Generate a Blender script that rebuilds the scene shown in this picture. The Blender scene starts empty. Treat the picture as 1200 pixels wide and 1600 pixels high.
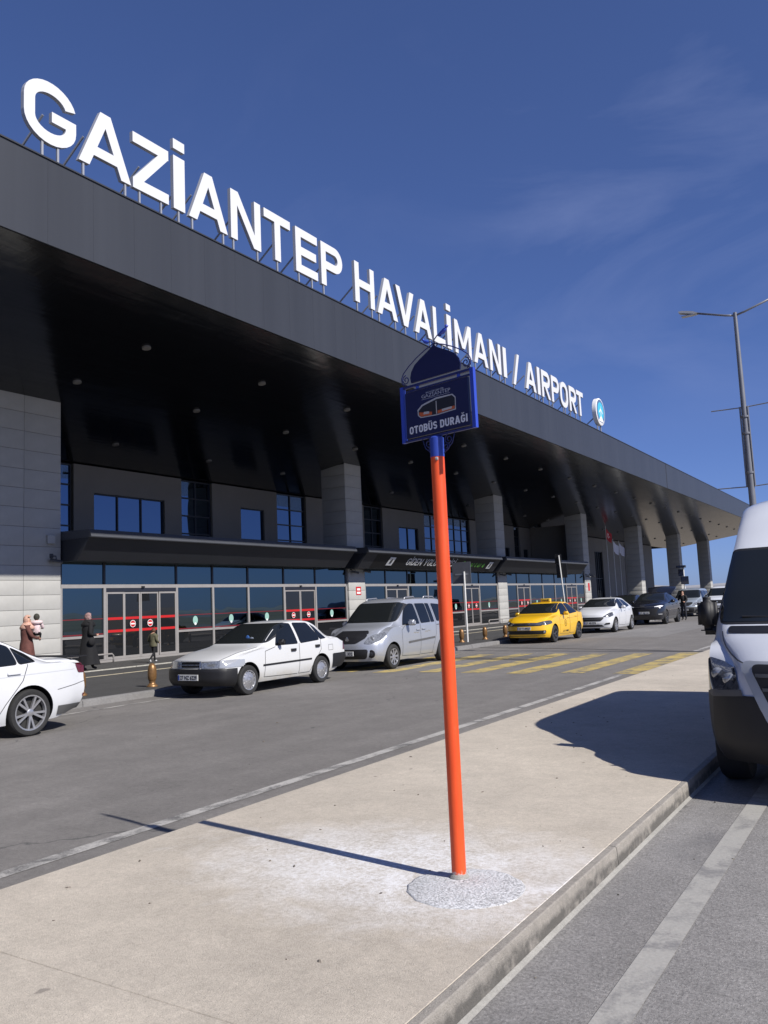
import bpy, bmesh, math, random
import numpy as np
from mathutils import Vector, Matrix
from mathutils.geometry import delaunay_2d_cdt

random.seed(7)
R = math.radians
SC = bpy.context.scene
COL = SC.collection

# ------------------------------------------------------------------ camera
CAM_YAW, CAM_PITCH, CAM_ROLL, CAM_F = 0.5593, 0.1130, -0.0440, 1288.0
def cam_basis():
    f = Vector((-math.sin(CAM_YAW)*math.cos(CAM_PITCH), math.cos(CAM_YAW)*math.cos(CAM_PITCH), math.sin(CAM_PITCH)))
    r = Vector((math.cos(CAM_YAW), math.sin(CAM_YAW), 0)); u = r.cross(f)
    c, s = math.cos(CAM_ROLL), math.sin(CAM_ROLL)
    return c*r+s*u, -s*r+c*u, f
cam_data = bpy.data.cameras.new('camera')
cam = bpy.data.objects.new('camera', cam_data); COL.objects.link(cam)
_r, _u, _f = cam_basis()
cam.matrix_world = Matrix(((_r.x, _u.x, -_f.x, 0.0), (_r.y, _u.y, -_f.y, 0.0), (_r.z, _u.z, -_f.z, 1.60), (0, 0, 0, 1)))
cam_data.sensor_fit = 'VERTICAL'; cam_data.sensor_height = 24.0
cam_data.lens = CAM_F/1600*24.0
cam_data.clip_start = 0.05; cam_data.clip_end = 8000
SC.camera = cam

# ------------------------------------------------------------------ sun, sky, exposure
SUN_EL = R(41.0)
SUN_DIR = Vector((math.cos(R(8.8))*math.cos(SUN_EL), -math.sin(R(8.8))*math.cos(SUN_EL), math.sin(SUN_EL)))  # towards the sun
sun_data = bpy.data.lights.new('sun', 'SUN'); sun_data.energy = 5.0; sun_data.angle = R(0.53); sun_data.color = (1.0, 0.955, 0.89)
sun = bpy.data.objects.new('sun', sun_data); COL.objects.link(sun)
sun.rotation_euler = SUN_DIR.to_track_quat('Z', 'Y').to_euler(); sun.location = (20, -5, 40)

world = bpy.data.worlds.new('World'); SC.world = world; world.use_nodes = True
wt = world.node_tree; wt.nodes.clear()
w_out = wt.nodes.new('ShaderNodeOutputWorld'); w_bg = wt.nodes.new('ShaderNodeBackground')
sky = wt.nodes.new('ShaderNodeTexSky'); sky.sky_type = 'NISHITA'; sky.sun_disc = False
sky.sun_elevation = SUN_EL; sky.sun_rotation = math.atan2(SUN_DIR.x, SUN_DIR.y)
sky.altitude = 900; sky.air_density = 0.72; sky.dust_density = 0.9; sky.ozone_density = 4.5
# thin high cirrus
w_tc = wt.nodes.new('ShaderNodeTexCoord')
w_map = wt.nodes.new('ShaderNodeMapping'); w_map.inputs['Scale'].default_value = (1.6, 3.2, 5.0); w_map.inputs['Rotation'].default_value = (0.3, 0.5, 0.5)
w_map.inputs['Location'].default_value = (0.35, 0.32, 1.02)
w_n = wt.nodes.new('ShaderNodeTexNoise'); w_n.inputs['Scale'].default_value = 1.5; w_n.inputs['Detail'].default_value = 9; w_n.inputs['Roughness'].default_value = 0.58; w_n.inputs['Distortion'].default_value = 0.7
w_n2 = wt.nodes.new('ShaderNodeTexNoise'); w_n2.inputs['Scale'].default_value = 1.1; w_n2.inputs['Detail'].default_value = 2
w_r = wt.nodes.new('ShaderNodeMapRange'); w_r.inputs[1].default_value = 0.50; w_r.inputs[2].default_value = 0.78
w_r2 = wt.nodes.new('ShaderNodeMapRange'); w_r2.inputs[1].default_value = 0.46; w_r2.inputs[2].default_value = 0.66; w_r2.inputs[4].default_value = 0.22
w_mul = wt.nodes.new('ShaderNodeMath'); w_mul.operation = 'MULTIPLY'
w_mix = wt.nodes.new('ShaderNodeMixRGB'); w_mix.inputs[2].default_value = (5.2, 5.6, 6.4, 1)
L_ = wt.links.new
L_(w_tc.outputs['Generated'], w_map.inputs['Vector']); L_(w_map.outputs[0], w_n.inputs['Vector']); L_(w_tc.outputs['Generated'], w_n2.inputs['Vector'])
L_(w_n.outputs[0], w_r.inputs[0]); L_(w_n2.outputs[0], w_r2.inputs[0]); L_(w_r.outputs[0], w_mul.inputs[0]); L_(w_r2.outputs[0], w_mul.inputs[1])
L_(sky.outputs[0], w_mix.inputs[1]); L_(w_mul.outputs[0], w_mix.inputs[0])
w_gam = wt.nodes.new('ShaderNodeGamma'); w_gam.inputs['Gamma'].default_value = 0.75; L_(w_mix.outputs[0], w_gam.inputs['Color'])
w_tint = wt.nodes.new('ShaderNodeMixRGB'); w_tint.blend_type = 'MULTIPLY'; w_tint.inputs[0].default_value = 1; w_tint.inputs[2].default_value = (.745, .885, 1.40, 1)
L_(w_gam.outputs[0], w_tint.inputs[1]); L_(w_tint.outputs[0], w_bg.inputs['Color']); L_(w_bg.outputs[0], w_out.inputs['Surface'])
w_bg.inputs['Strength'].default_value = 0.098
SC.view_settings.view_transform = 'Standard'; SC.view_settings.look = 'None'
SC.view_settings.exposure = 0.32; SC.view_settings.gamma = 1.0; SC.view_settings.use_curve_mapping = False
SC.cycles.use_denoising = True
SC.cycles.max_bounces = 8

# ------------------------------------------------------------------ materials
MATS = {}
def lin(r, g, b):
    f = lambda c: (c/255)/12.92 if c/255 <= 0.04045 else ((c/255+0.055)/1.055)**2.4
    return (f(r), f(g), f(b))
def mat(name, col, rough=0.5, metal=0.0, coat=0.0, spec=0.5, noise=None, bump=None, ior=1.5, emit=None):
    """noise=(scale, amount): value variation; bump=(scale, distance)"""
    if name in MATS: return MATS[name]
    m = bpy.data.materials.new(name); m.use_nodes = True; MATS[name] = m
    nt = m.node_tree; b = nt.nodes['Principled BSDF']
    b.inputs['Base Color'].default_value = (*col, 1); b.inputs['Roughness'].default_value = rough
    b.inputs['Metallic'].default_value = metal; b.inputs['Coat Weight'].default_value = coat; b.inputs['Coat Roughness'].default_value = 0.04
    b.inputs['Specular IOR Level'].default_value = spec; b.inputs['IOR'].default_value = ior
    tc = None
    if noise or bump: tc = nt.nodes.new('ShaderNodeTexCoord')
    if noise:
        n = nt.nodes.new('ShaderNodeTexNoise'); n.inputs['Scale'].default_value = noise[0]; n.inputs['Detail'].default_value = 8; n.inputs['Roughness'].default_value = 0.62
        nt.links.new(tc.outputs['Object'], n.inputs['Vector'])
        mr = nt.nodes.new('ShaderNodeMapRange'); mr.inputs[1].default_value = 0.3; mr.inputs[2].default_value = 0.7
        mr.inputs[3].default_value = 1-noise[1]; mr.inputs[4].default_value = 1+noise[1]
        nt.links.new(n.outputs[0], mr.inputs[0])
        mx = nt.nodes.new('ShaderNodeMixRGB'); mx.blend_type = 'MULTIPLY'; mx.inputs[0].default_value = 1; mx.inputs[1].default_value = (*col, 1)
        nt.links.new(mr.outputs[0], mx.inputs[2]); nt.links.new(mx.outputs[0], b.inputs['Base Color'])
    if bump:
        n2 = nt.nodes.new('ShaderNodeTexNoise'); n2.inputs['Scale'].default_value = bump[0]; n2.inputs['Detail'].default_value = 5
        nt.links.new(tc.outputs['Object'], n2.inputs['Vector'])
        bp = nt.nodes.new('ShaderNodeBump'); bp.inputs['Strength'].default_value = 1.0; bp.inputs['Distance'].default_value = bump[1]
        nt.links.new(n2.outputs[0], bp.inputs['Height']); nt.links.new(bp.outputs[0], b.inputs['Normal'])
    return m

class G:
    """tiny node-graph helper"""
    def __init__(self, m):
        self.nt = m.node_tree; self.b = self.nt.nodes['Principled BSDF']; self.tc = self.nt.nodes.new('ShaderNodeTexCoord'); self.geo = self.nt.nodes.new('ShaderNodeNewGeometry')
        self.P = self.geo.outputs['Position']
    def link(self, a, b): self.nt.links.new(a, b)
    def noise(self, scale, detail=6, rough=0.6, vec=None, dist=0.0):
        n = self.nt.nodes.new('ShaderNodeTexNoise'); n.inputs['Scale'].default_value = scale; n.inputs['Detail'].default_value = detail
        n.inputs['Roughness'].default_value = rough; n.inputs['Distortion'].default_value = dist
        self.link(vec or self.P, n.inputs['Vector']); return n.outputs[0]
    def vor(self, scale, feature='F1', vec=None, out=0):
        n = self.nt.nodes.new('ShaderNodeTexVoronoi'); n.feature = feature; n.inputs['Scale'].default_value = scale
        self.link(vec or self.P, n.inputs['Vector']); return n.outputs[out]
    def rng(self, v, a, b, c=0.0, d=1.0):
        n = self.nt.nodes.new('ShaderNodeMapRange'); n.inputs[1].default_value = a; n.inputs[2].default_value = b; n.inputs[3].default_value = c; n.inputs[4].default_value = d
        self.link(v, n.inputs[0]); return n.outputs[0]
    def math(self, op, a, b=None):
        n = self.nt.nodes.new('ShaderNodeMath'); n.operation = op
        for i, v in enumerate((a, b)):
            if v is None: continue
            if isinstance(v, (int, float)): n.inputs[i].default_value = v
            else: self.link(v, n.inputs[i])
        return n.outputs[0]
    def mix(self, fac, a, b, mode='MIX'):
        n = self.nt.nodes.new('ShaderNodeMixRGB'); n.blend_type = mode
        for i, v in enumerate((fac, a, b)):
            if isinstance(v, (int, float)): n.inputs[i].default_value = v
            elif isinstance(v, tuple): n.inputs[i].default_value = (*v, 1)
            else: self.link(v, n.inputs[i])
        return n.outputs[0]
    def mapping(self, scale=(1, 1, 1), rot=(0, 0, 0), loc=(0, 0, 0), vec=None):
        n = self.nt.nodes.new('ShaderNodeMapping'); n.inputs['Scale'].default_value = scale; n.inputs['Rotation'].default_value = rot; n.inputs['Location'].default_value = loc
        self.link(vec or self.P, n.inputs['Vector']); return n.outputs[0]
    def bump(self, h, dist, strength=1.0):
        n = self.nt.nodes.new('ShaderNodeBump'); n.inputs['Distance'].default_value = dist; n.inputs['Strength'].default_value = strength
        self.link(h, n.inputs['Height']); self.link(n.outputs[0], self.b.inputs['Normal'])
    def color(self, c): self.link(c, self.b.inputs['Base Color'])
    def rough(self, c): self.link(c, self.b.inputs['Roughness'])

# ------------------------------------------------------------------ object helpers
def link(o, parent=None):
    COL.objects.link(o)
    if parent is not None: o.parent = parent
    return o
def mesh_obj(name, verts, faces, material, parent=None, smooth=False, angle=None, loc=None):
    me = bpy.data.meshes.new(name); me.from_pydata([tuple(v) for v in verts], [], faces); me.update()
    return fin(name, me, material, parent, smooth, angle, loc)
def fin(name, me, material, parent=None, smooth=False, angle=None, loc=None):
    for m in (material if isinstance(material, (list, tuple)) else [material]): me.materials.append(m)
    if smooth or angle:
        me.polygons.foreach_set('use_smooth', [True]*len(me.polygons))
        if angle: me.set_sharp_from_angle(angle=R(angle))
    o = bpy.data.objects.new(name, me); link(o, parent)
    if loc: o.location = loc
    return o
def bm_obj(name, bm, material, parent=None, smooth=False, angle=None, loc=None):
    me = bpy.data.meshes.new(name); bm.normal_update(); bm.to_mesh(me); bm.free()
    return fin(name, me, material, parent, smooth, angle, loc)
def tag(o, label=None, cat=None, group=None, kind=None):
    if label: o['label'] = label
    if cat: o['category'] = cat
    if group: o['group'] = group
    if kind: o['kind'] = kind
    return o
def empty(name, loc=(0, 0, 0), rz=0.0):
    o = bpy.data.objects.new(name, None); o.empty_display_size = 0.2; link(o); o.location = loc; o.rotation_euler = (0, 0, rz); return o
def copy_obj(o, parent, loc=None, rot=None, scale=None):
    c = o.copy(); link(c, parent)
    if loc is not None: c.location = loc
    if rot is not None: c.rotation_euler = rot
    if scale is not None: c.scale = scale
    return c
def copy_tree(o, parent=None):
    c = o.copy(); link(c, parent)
    for ch in list(o.children): copy_tree(ch, c)
    return c

class MB:
    """collects shapes into one mesh"""
    def __init__(self): self.v = []; self.f = []
    def add(self, vs, fs):
        n = len(self.v); self.v += [tuple(v) for v in vs]; self.f += [tuple(i+n for i in f) for f in fs]; return self
    def box(self, x0, x1, y0, y1, z0, z1):
        return self.add([(x0,y0,z0),(x1,y0,z0),(x1,y1,z0),(x0,y1,z0),(x0,y0,z1),(x1,y0,z1),(x1,y1,z1),(x0,y1,z1)],
                        [(0,3,2,1),(4,5,6,7),(0,1,5,4),(1,2,6,5),(2,3,7,6),(3,0,4,7)])
    def cbox(self, x0, x1, y0, y1, z0, z1, b):
        """box with chamfered edges on all sides (convex, 26-ish verts)"""
        bm = bmesh.new(); bmesh.ops.create_cube(bm, size=1)
        for v in bm.verts: v.co = Vector(((x0+x1)/2+v.co.x*(x1-x0), (y0+y1)/2+v.co.y*(y1-y0), (z0+z1)/2+v.co.z*(z1-z0)))
        bmesh.ops.bevel(bm, geom=bm.edges[:], offset=b, segments=2, affect='EDGES', profile=0.6)
        return self.bm(bm)
    def bm(self, bm):
        bm.verts.ensure_lookup_table(); bm.verts.index_update()
        self.add([v.co[:] for v in bm.verts], [[v.index for v in f.verts] for f in bm.faces]); bm.free(); return self
    def prism(self, pts, axis, a, b):
        """extrude polygon pts (2D) along axis 'x','y','z' from a to b"""
        n = len(pts)
        def p(q, t):
            return {'x': (t, q[0], q[1]), 'y': (q[0], t, q[1]), 'z': (q[0], q[1], t)}[axis]
        vs = [p(q, a) for q in pts]+[p(q, b) for q in pts]
        fs = [tuple(range(n-1, -1, -1)), tuple(range(n, 2*n))]+[(i, (i+1) % n, n+(i+1) % n, n+i) for i in range(n)]
        return self.add(vs, fs)
    def tube(self, pts, rad, seg=10, cap=True, closed=False):
        pts = [Vector(p) for p in pts]; n = len(pts)
        rads = rad if isinstance(rad, (list, tuple)) else [rad]*n
        vs = []; fs = []; up = Vector((0, 0, 1)); prev = None
        for i, p in enumerate(pts):
            if closed: t = pts[(i+1) % n]-pts[i-1]
            else: t = (pts[min(i+1, n-1)]-pts[max(i-1, 0)])
            t.normalize()
            if prev is None:
                a = t.orthogonal().normalized()
            else:
                a = (prev-t*prev.dot(t));
                a = a.normalized() if a.length > 1e-6 else t.orthogonal().normalized()
            prev = a; b = t.cross(a)
            for k in range(seg):
                th = 2*math.pi*k/seg; vs.append(p+(a*math.cos(th)+b*math.sin(th))*rads[i])
        m = n if closed else n-1
        for i in range(m):
            j = (i+1) % n
            for k in range(seg): fs.append((i*seg+k, i*seg+(k+1) % seg, j*seg+(k+1) % seg, j*seg+k))
        if cap and not closed: fs.append(tuple(range(seg-1, -1, -1))); fs.append(tuple((n-1)*seg+k for k in range(seg)))
        return self.add(vs, fs)
    def lathe(self, prof, seg=24, axis='z', center=(0, 0, 0), caps=True):
        """prof: list of (r, h)"""
        vs = []; fs = []; n = len(prof)
        for r, h in prof:
            for k in range(seg):
                th = 2*math.pi*k/seg; c, s = r*math.cos(th), r*math.sin(th)
                q = {'z': (c, s, h), 'y': (c, h, -s), 'x': (h, c, s)}[axis]
                vs.append((q[0]+center[0], q[1]+center[1], q[2]+center[2]))
        for i in range(n-1):
            for k in range(seg): fs.append((i*seg+k, i*seg+(k+1) % seg, (i+1)*seg+(k+1) % seg, (i+1)*seg+k))
        if caps and prof[0][0] > 1e-5: fs.append(tuple(range(seg-1, -1, -1)))
        if caps and prof[-1][0] > 1e-5: fs.append(tuple((n-1)*seg+k for k in range(seg)))
        return self.add(vs, fs)
    def build(self, name, material, parent=None, smooth=False, angle=None, loc=None):
        return mesh_obj(name, self.v, self.f, material, parent, smooth, angle, loc)

def sphere_mb(c, r, seg=16, rings=10, mb=None):
    mb = mb or MB(); rx, ry, rz = r if isinstance(r, tuple) else (r, r, r)
    bm = bmesh.new(); bmesh.ops.create_uvsphere(bm, u_segments=seg, v_segments=rings, radius=1)
    for v in bm.verts: v.co = Vector((c[0]+v.co.x*rx, c[1]+v.co.y*ry, c[2]+v.co.z*rz))
    return mb.bm(bm)

# ------------------------------------------------------------------ lettering (heavy grotesque built from strokes)
def _rect(x0, y0, x1, y1): return [[(x0, y0), (x1, y0), (x1, y1), (x0, y1)]]
def _arc(cx, cy, rx, ry, a0, a1, t, n=14):
    out = []
    for i in range(n):
        u, v = R(a0+(a1-a0)*i/n), R(a0+(a1-a0)*(i+1)/n)
        q = [(cx+rx*math.cos(u), cy+ry*math.sin(u)), (cx+rx*math.cos(v), cy+ry*math.sin(v)),
             (cx+(rx-t)*math.cos(v), cy+(ry-t)*math.sin(v)), (cx+(rx-t)*math.cos(u), cy+(ry-t)*math.sin(u))]
        if a1 < a0: q.reverse()
        out.append(q)
    return out
def _slab(xa, ya, xb, yb, t):   # stroke with horizontal cut ends, t = horizontal thickness
    q = [(xa, ya), (xa+t, ya), (xb+t, yb), (xb, yb)]
    return [q] if yb > ya else [q[::-1]]
def glyph(c, t=0.19, wd=None):
    base = {'İ': 'I', 'Ü': 'U', 'Ğ': 'G', 'Ş': 'S'}.get(c, c); P = []
    w = wd or {'I': t*1.05, 'L': .52, 'E': .55, 'H': .66, 'N': .68, 'M': .80, 'A': .74, 'V': .72, 'Y': .72, '/': .42, 'P': .60, 'R': .60, 'B': .60, 'S': .60}.get(base, .62); h = w/2
    if base == 'I': P = _rect(0, 0, w, 1)
    elif base == 'L': P = _rect(0, 0, t, 1)+_rect(t, 0, w, t)
    elif base == 'T': P = _rect(0, 1-t, w, 1)+_rect(w/2-t/2, 0, w/2+t/2, 1-t)
    elif base == 'E': P = _rect(0, 0, t, 1)+_rect(t, 0, w, t)+_rect(t, 1-t, w, 1)+_rect(t, .5-t/2, w-.05, .5+t/2)
    elif base == 'H': P = _rect(0, 0, t, 1)+_rect(w-t, 0, w, 1)+_rect(t, .5-t/2, w-t, .5+t/2)
    elif base == 'N': P = _rect(0, 0, t, 1)+_rect(w-t, 0, w, 1)+_slab(w-t*1.15, 0, 0, 1, t*1.15)
    elif base == 'M': P = _rect(0, 0, t, 1)+_rect(w-t, 0, w, 1)+_slab(w/2-t*.5, .22, 0, 1, t)+_slab(w/2-t*.5, .22, w-t, 1, t)
    elif base == 'A': P = _slab(0, 0, w/2-t*.55, 1, t*1.1)+_slab(w-t*1.1, 0, w/2-t*.55, 1, t*1.1)+_rect(w*.24, .2, w*.76, .2+t*.9)
    elif base == 'V': P = _slab(w/2-t*.55, 0, 0, 1, t*1.1)+_slab(w/2-t*.55, 0, w-t*1.1, 1, t*1.1)
    elif base == 'Y': P = _rect(w/2-t/2, 0, w/2+t/2, .5)+_slab(w/2-t*.55, .38, 0, 1, t*1.15)+_slab(w/2-t*.55, .38, w-t*1.15, 1, t*1.15)
    elif base == 'Z': P = _rect(0, 0, w, t)+_rect(0, 1-t, w, 1)+_slab(0, t*.9, w-t*1.2, 1-t*.9, t*1.2)
    elif base == '/': P = _slab(0, 0, w-t*.85, 1, t*.85)
    elif base in 'OCGU':
        h2 = min(h, .37); P = _arc(h, h2, h, h2, 180, 360, t)
        if base == 'U': P += _rect(0, h2, t, 1)+_rect(w-t, h2, w, 1)
        else: P += _rect(0, h2, t, 1-h2)
        if base == 'O': P += _arc(h, 1-h2, h, h2, 0, 180, t)+_rect(w-t, h2, w, 1-h2)
        if base in 'CG': P += _arc(h, 1-h2, h, h2, 14, 180, t)
        if base == 'G': P += _rect(w-t, h2, w, .54)+_rect(h+.02, .54-t*.9, w-t, .54)
        if base == 'C': P = _arc(h, h2, h, h2, 180, 348, t)+_rect(0, h2, t, 1-h2)+_arc(h, 1-h2, h, h2, 12, 180, t)
    elif base in 'PRB':
        bh = (1+t)/2 if base == 'B' else 0.60; r = bh/2
        P = _rect(0, 0, t, 1)+_rect(t, 1-t, w-r, 1)+_rect(t, 1-bh, w-r, 1-bh+t)+_arc(w-r, 1-r, r, r, -90, 90, t)
        if base == 'R': P += _slab(w-t*1.05, 0, .22, .5, t*1.1)
        if base == 'B': P += _rect(t, 0, w-r, t)+_arc(w-r, r, r, r, -90, 90, t)
    elif base == 'D':
        r = .31; P = _rect(0, 0, t, 1)+_rect(t, 0, w-r, t)+_rect(t, 1-t, w-r, 1)+_arc(w-r, r, r, r, -90, 0, t)+_arc(w-r, 1-r, r, r, 0, 90, t)+_rect(w-t, r, w, 1-r)
    elif base == 'S':
        ry = (1+t)/4; P = _arc(h, 1-ry, h, ry, 18, 270, t)+_arc(h, ry, h, ry, 90, -162, t)
    if c == 'İ': P += _rect(0, 1.13, w, 1.13+t)
    if c == 'Ü': P += _rect(.10, 1.08, .10+t*.8, 1.08+t*.75)+_rect(w-.10-t*.8, 1.08, w-.10, 1.08+t*.75)
    if c == 'Ğ': P += _arc(w/2, 1.28, .2, .17, 190, 350, .09)
    if c == 'Ş': P += _rect(w/2-.05, -.2, w/2+.06, -.03)
    return w, P
def union_tris(polys, merge=1e-5):
    vs = []; fs = []
    for q in polys:
        n = len(vs); vs += [Vector(p) for p in q]; fs.append(list(range(n, n+len(q))))
    ov, oe, of, _, _, orig = delaunay_2d_cdt(vs, [], fs, 0, merge, True)
    tri = [tuple(f) for f, o in zip(of, orig) if o]
    return [tuple(v) for v in ov], tri
def extrude_tris(v2, tri, depth):
    """front face at +depth (normal +n), back at 0; coordinates (u, v, n)"""
    n = len(v2); vs = [(p[0], p[1], depth) for p in v2]+[(p[0], p[1], 0.0) for p in v2]
    fs = []; edges = {}
    for t in tri:
        a, b, c = (Vector(v2[i]) for i in t)
        if (b-a).cross(c-a) < 0: t = (t[0], t[2], t[1])
        fs.append(t); fs.append((t[0]+n, t[2]+n, t[1]+n))
        for i in range(3):
            e = (t[i], t[(i+1) % 3]); edges[e] = edges.get(e, 0)+1
    for (a, b) in edges:
        if (b, a) not in edges: fs.append((a+n, b+n, b, a))
    return vs, fs
GLY = {}
def glyph_mesh(c, t=0.19, wd=None):
    k = (c, t, wd)
    if k not in GLY:
        w, P = glyph(c, t, wd); v, f = union_tris(P); GLY[k] = (w, v, f)
    return GLY[k]
def text_tris(s, t=0.19, gap=0.12, xs=1.0, slant=0.0):
    """string as (u,v) triangles, height 1, starts at u=0; returns verts, tris, width"""
    V = []; F = []; x = 0
    for c in s:
        if c == ' ': x += .34; continue
        w, v, f = glyph_mesh(c, t); n = len(V)
        V += [((p[0]+x)*xs+slant*p[1], p[1]) for p in v]; F += [tuple(i+n for i in q) for q in f]; x += w+gap
    return V, F, (x-gap)*xs
def frame_map(o, u, v, n):
    o, u, v, n = Vector(o), Vector(u), Vector(v), Vector(n)
    return lambda p: o+u*p[0]+v*p[1]+n*p[2]
def text_obj(name, s, fm, height, material, parent, depth=0.004, width=None, **kw):
    V, F, w = text_tris(s, **kw); sx = height if width is None else width/w
    vs, fs = extrude_tris([(p[0]*sx, p[1]*height) for p in V], F, depth)
    return mesh_obj(name, [fm(p) for p in vs], fs, material, parent)
def letters_obj(name, s, fm, height, material, parent, depth=0.004, width=None, t=.19, gap=.12, slant=0.0):
    """every letter an object of its own"""
    w = text_tris(s, t, gap)[2]; sx = height if width is None else width/w; x = 0
    for c in s:
        if c == ' ': x += .34; continue
        gw, v, f = glyph_mesh(c, t)
        vs, fs = extrude_tris([((p[0]+x)*sx+slant*height*p[1], p[1]*height) for p in v], f, depth); x += gw+gap
        mesh_obj(name, [fm(p) for p in vs], fs, material, parent)
def font_obj(name, s, fm, size, material, parent, width=None, shear=0.0, offset=0.0, align='LEFT'):
    c = bpy.data.curves.new('tmp', 'FONT'); c.body = s; c.size = size; c.shear = shear; c.offset = offset; c.extrude = 0.0015; c.align_x = align; c.resolution_u = 3
    o = bpy.data.objects.new('tmp', c); COL.objects.link(o)
    dg = bpy.context.evaluated_depsgraph_get(); dg.update()
    me = bpy.data.meshes.new_from_object(o.evaluated_get(dg)); bpy.data.objects.remove(o); bpy.data.curves.remove(c)
    xs = [v.co.x for v in me.vertices]; k = 1.0 if width is None else width/(max(xs)-min(xs))
    for v in me.vertices: v.co = fm((v.co.x*k, v.co.y, v.co.z))
    me.materials.clear(); me.name = name
    return fin(name, me, material, parent)
# ================================================================== SETTING
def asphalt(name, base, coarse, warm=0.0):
    m = mat(name, (base, base, base), 0.85); g = G(m)
    big = g.noise(0.35, 5, 0.6, dist=0.6); mid = g.noise(2.2, 6, 0.65); fine = g.noise(95 if not coarse else 60, 4, 0.75)
    streak = g.noise(1.0, 5, 0.6, vec=g.mapping((2.2, 0.16, 1)))
    c0 = tuple(base*k for k in (1.03+warm, 1.0, 0.97-warm))
    v = g.math('MULTIPLY', g.rng(big, .3, .7, .86, 1.12), g.rng(mid, .3, .7, .90, 1.09))
    v = g.math('MULTIPLY', v, g.rng(streak, .3, .7, .90, 1.08))
    v = g.math('MULTIPLY', v, g.rng(fine, .28, .72, .55 if coarse else .70, 1.50 if coarse else 1.30))
    v = g.math('MULTIPLY', v, g.rng(g.noise(22, 4, .7), .3, .7, .84, 1.16)); v = g.math('MULTIPLY', v, g.rng(g.noise(7, 4, .7), .3, .7, .92, 1.08))
    col = g.mix(1.0, c0, v, 'MULTIPLY')
    # light stones of the wearing course
    st = g.vor(120 if not coarse else 70); stm = g.math('MULTIPLY', g.rng(st, .10, .24, 1, 0), g.rng(g.noise(28, 2), .5, .62))
    col = g.mix(g.math('MULTIPLY', stm, .7 if coarse else .45), col, tuple(base*2.6*k for k in (1, .98, .94)))
    # dropped oil, gum and tar spots
    sp = g.vor(2.3, vec=g.mapping((1.0, .55, 1), (0, 0, .6))); spm = g.math('MULTIPLY', g.rng(g.math('ADD', sp, g.math('MULTIPLY', g.noise(13, 5, .7), .30)), .195, .235, 1, 0), g.rng(g.noise(.9, 3), .47, .55))
    col = g.mix(g.math('MULTIPLY', spm, .72), col, (base*.34,)*3)
    dust = g.rng(g.noise(.28, 6, .7, dist=.8), .56, .74); col = g.mix(g.math('MULTIPLY', dust, .22), col, (base*1.75, base*1.68, base*1.55))
    oil = g.rng(g.noise(.55, 6, .68, dist=1.2), .60, .78)
    col = g.mix(g.math('MULTIPLY', oil, .42), col, (base*.5,)*3)
    # hairline cracks
    wob = g.nt.nodes.new('ShaderNodeVectorMath'); wob.operation = 'ADD'
    nz = g.nt.nodes.new('ShaderNodeTexNoise'); nz.inputs['Scale'].default_value = 1.1; nz.inputs['Detail'].default_value = 5; g.link(g.P, nz.inputs['Vector'])
    g.link(g.P, wob.inputs[0]); g.link(nz.outputs['Color'], wob.inputs[1])
    cr = g.vor(.21, 'DISTANCE_TO_EDGE', vec=wob.outputs[0]); crm = g.math('MULTIPLY', g.rng(cr, .0, .0035, 1, 0), g.rng(g.noise(.4, 2), .5, .56))
    col = g.mix(g.math('MULTIPLY', crm, .75), col, (base*.35,)*3)
    g.color(col); g.bump(g.math('ADD', fine, g.math('MULTIPLY', stm, .5)), .006 if coarse else .004); g.rough(g.rng(oil, 0, 1, .88, .6))
    return m
M_ASPH = asphalt('asphalt_warm', 0.145, False, 0.035)
M_ASPH2 = asphalt('asphalt_coarse', 0.195, True, 0.01)
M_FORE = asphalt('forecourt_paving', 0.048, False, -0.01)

def concrete(name, col, scale=1.0):
    m = mat(name, col, 0.88); g = G(m)
    big = g.noise(.5*scale, 6, .62, dist=.4); mid = g.noise(3.5*scale, 6, .65); fine = g.noise(140*scale, 3, .8)
    v = g.math('MULTIPLY', g.rng(big, .3, .7, .85, 1.10), g.rng(mid, .3, .7, .92, 1.06)); v = g.math('MULTIPLY', v, g.rng(fine, .28, .72, .78, 1.20)); v = g.math('MULTIPLY', v, g.rng(g.noise(34*scale, 4, .75), .3, .7, .88, 1.12)); v = g.math('MULTIPLY', v, g.rng(g.noise(10*scale, 5, .7), .3, .7, .93, 1.07))
    c = g.mix(1.0, col, v, 'MULTIPLY')
    return m, g, c, fine
M_PAVE, g, c, fine = concrete('exposed_concrete', (.458, .408, .338))
ch = g.vor(115); chm = g.math('MULTIPLY', g.rng(ch, .10, .26, 1, 0), g.rng(g.noise(40, 2), .5, .6)); c = g.mix(g.math('MULTIPLY', chm, .5), c, (.56, .53, .48))
dk = g.vor(3.6, vec=g.mapping((1, .6, 1), (0, 0, .9))); dkm = g.math('MULTIPLY', g.rng(g.math('ADD', dk, g.math('MULTIPLY', g.noise(16, 5, .7), .26)), .165, .20, 1, 0), g.rng(g.noise(1.5, 2), .49, .56)); c = g.mix(g.math('MULTIPLY', dkm, .62), c, (.14, .125, .11))
bl = g.rng(g.noise(1.1, 7, .7, dist=1.0), .54, .74); c = g.mix(g.math('MULTIPLY', bl, .30), c, (.30, .265, .225))
sc = g.noise(2.6, 6, .7, vec=g.mapping((1, 4.5, 1), (0, 0, .5)), dist=.6); c = g.mix(g.rng(sc, .62, .76, 0, .22), c, (.22, .20, .18))
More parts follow.
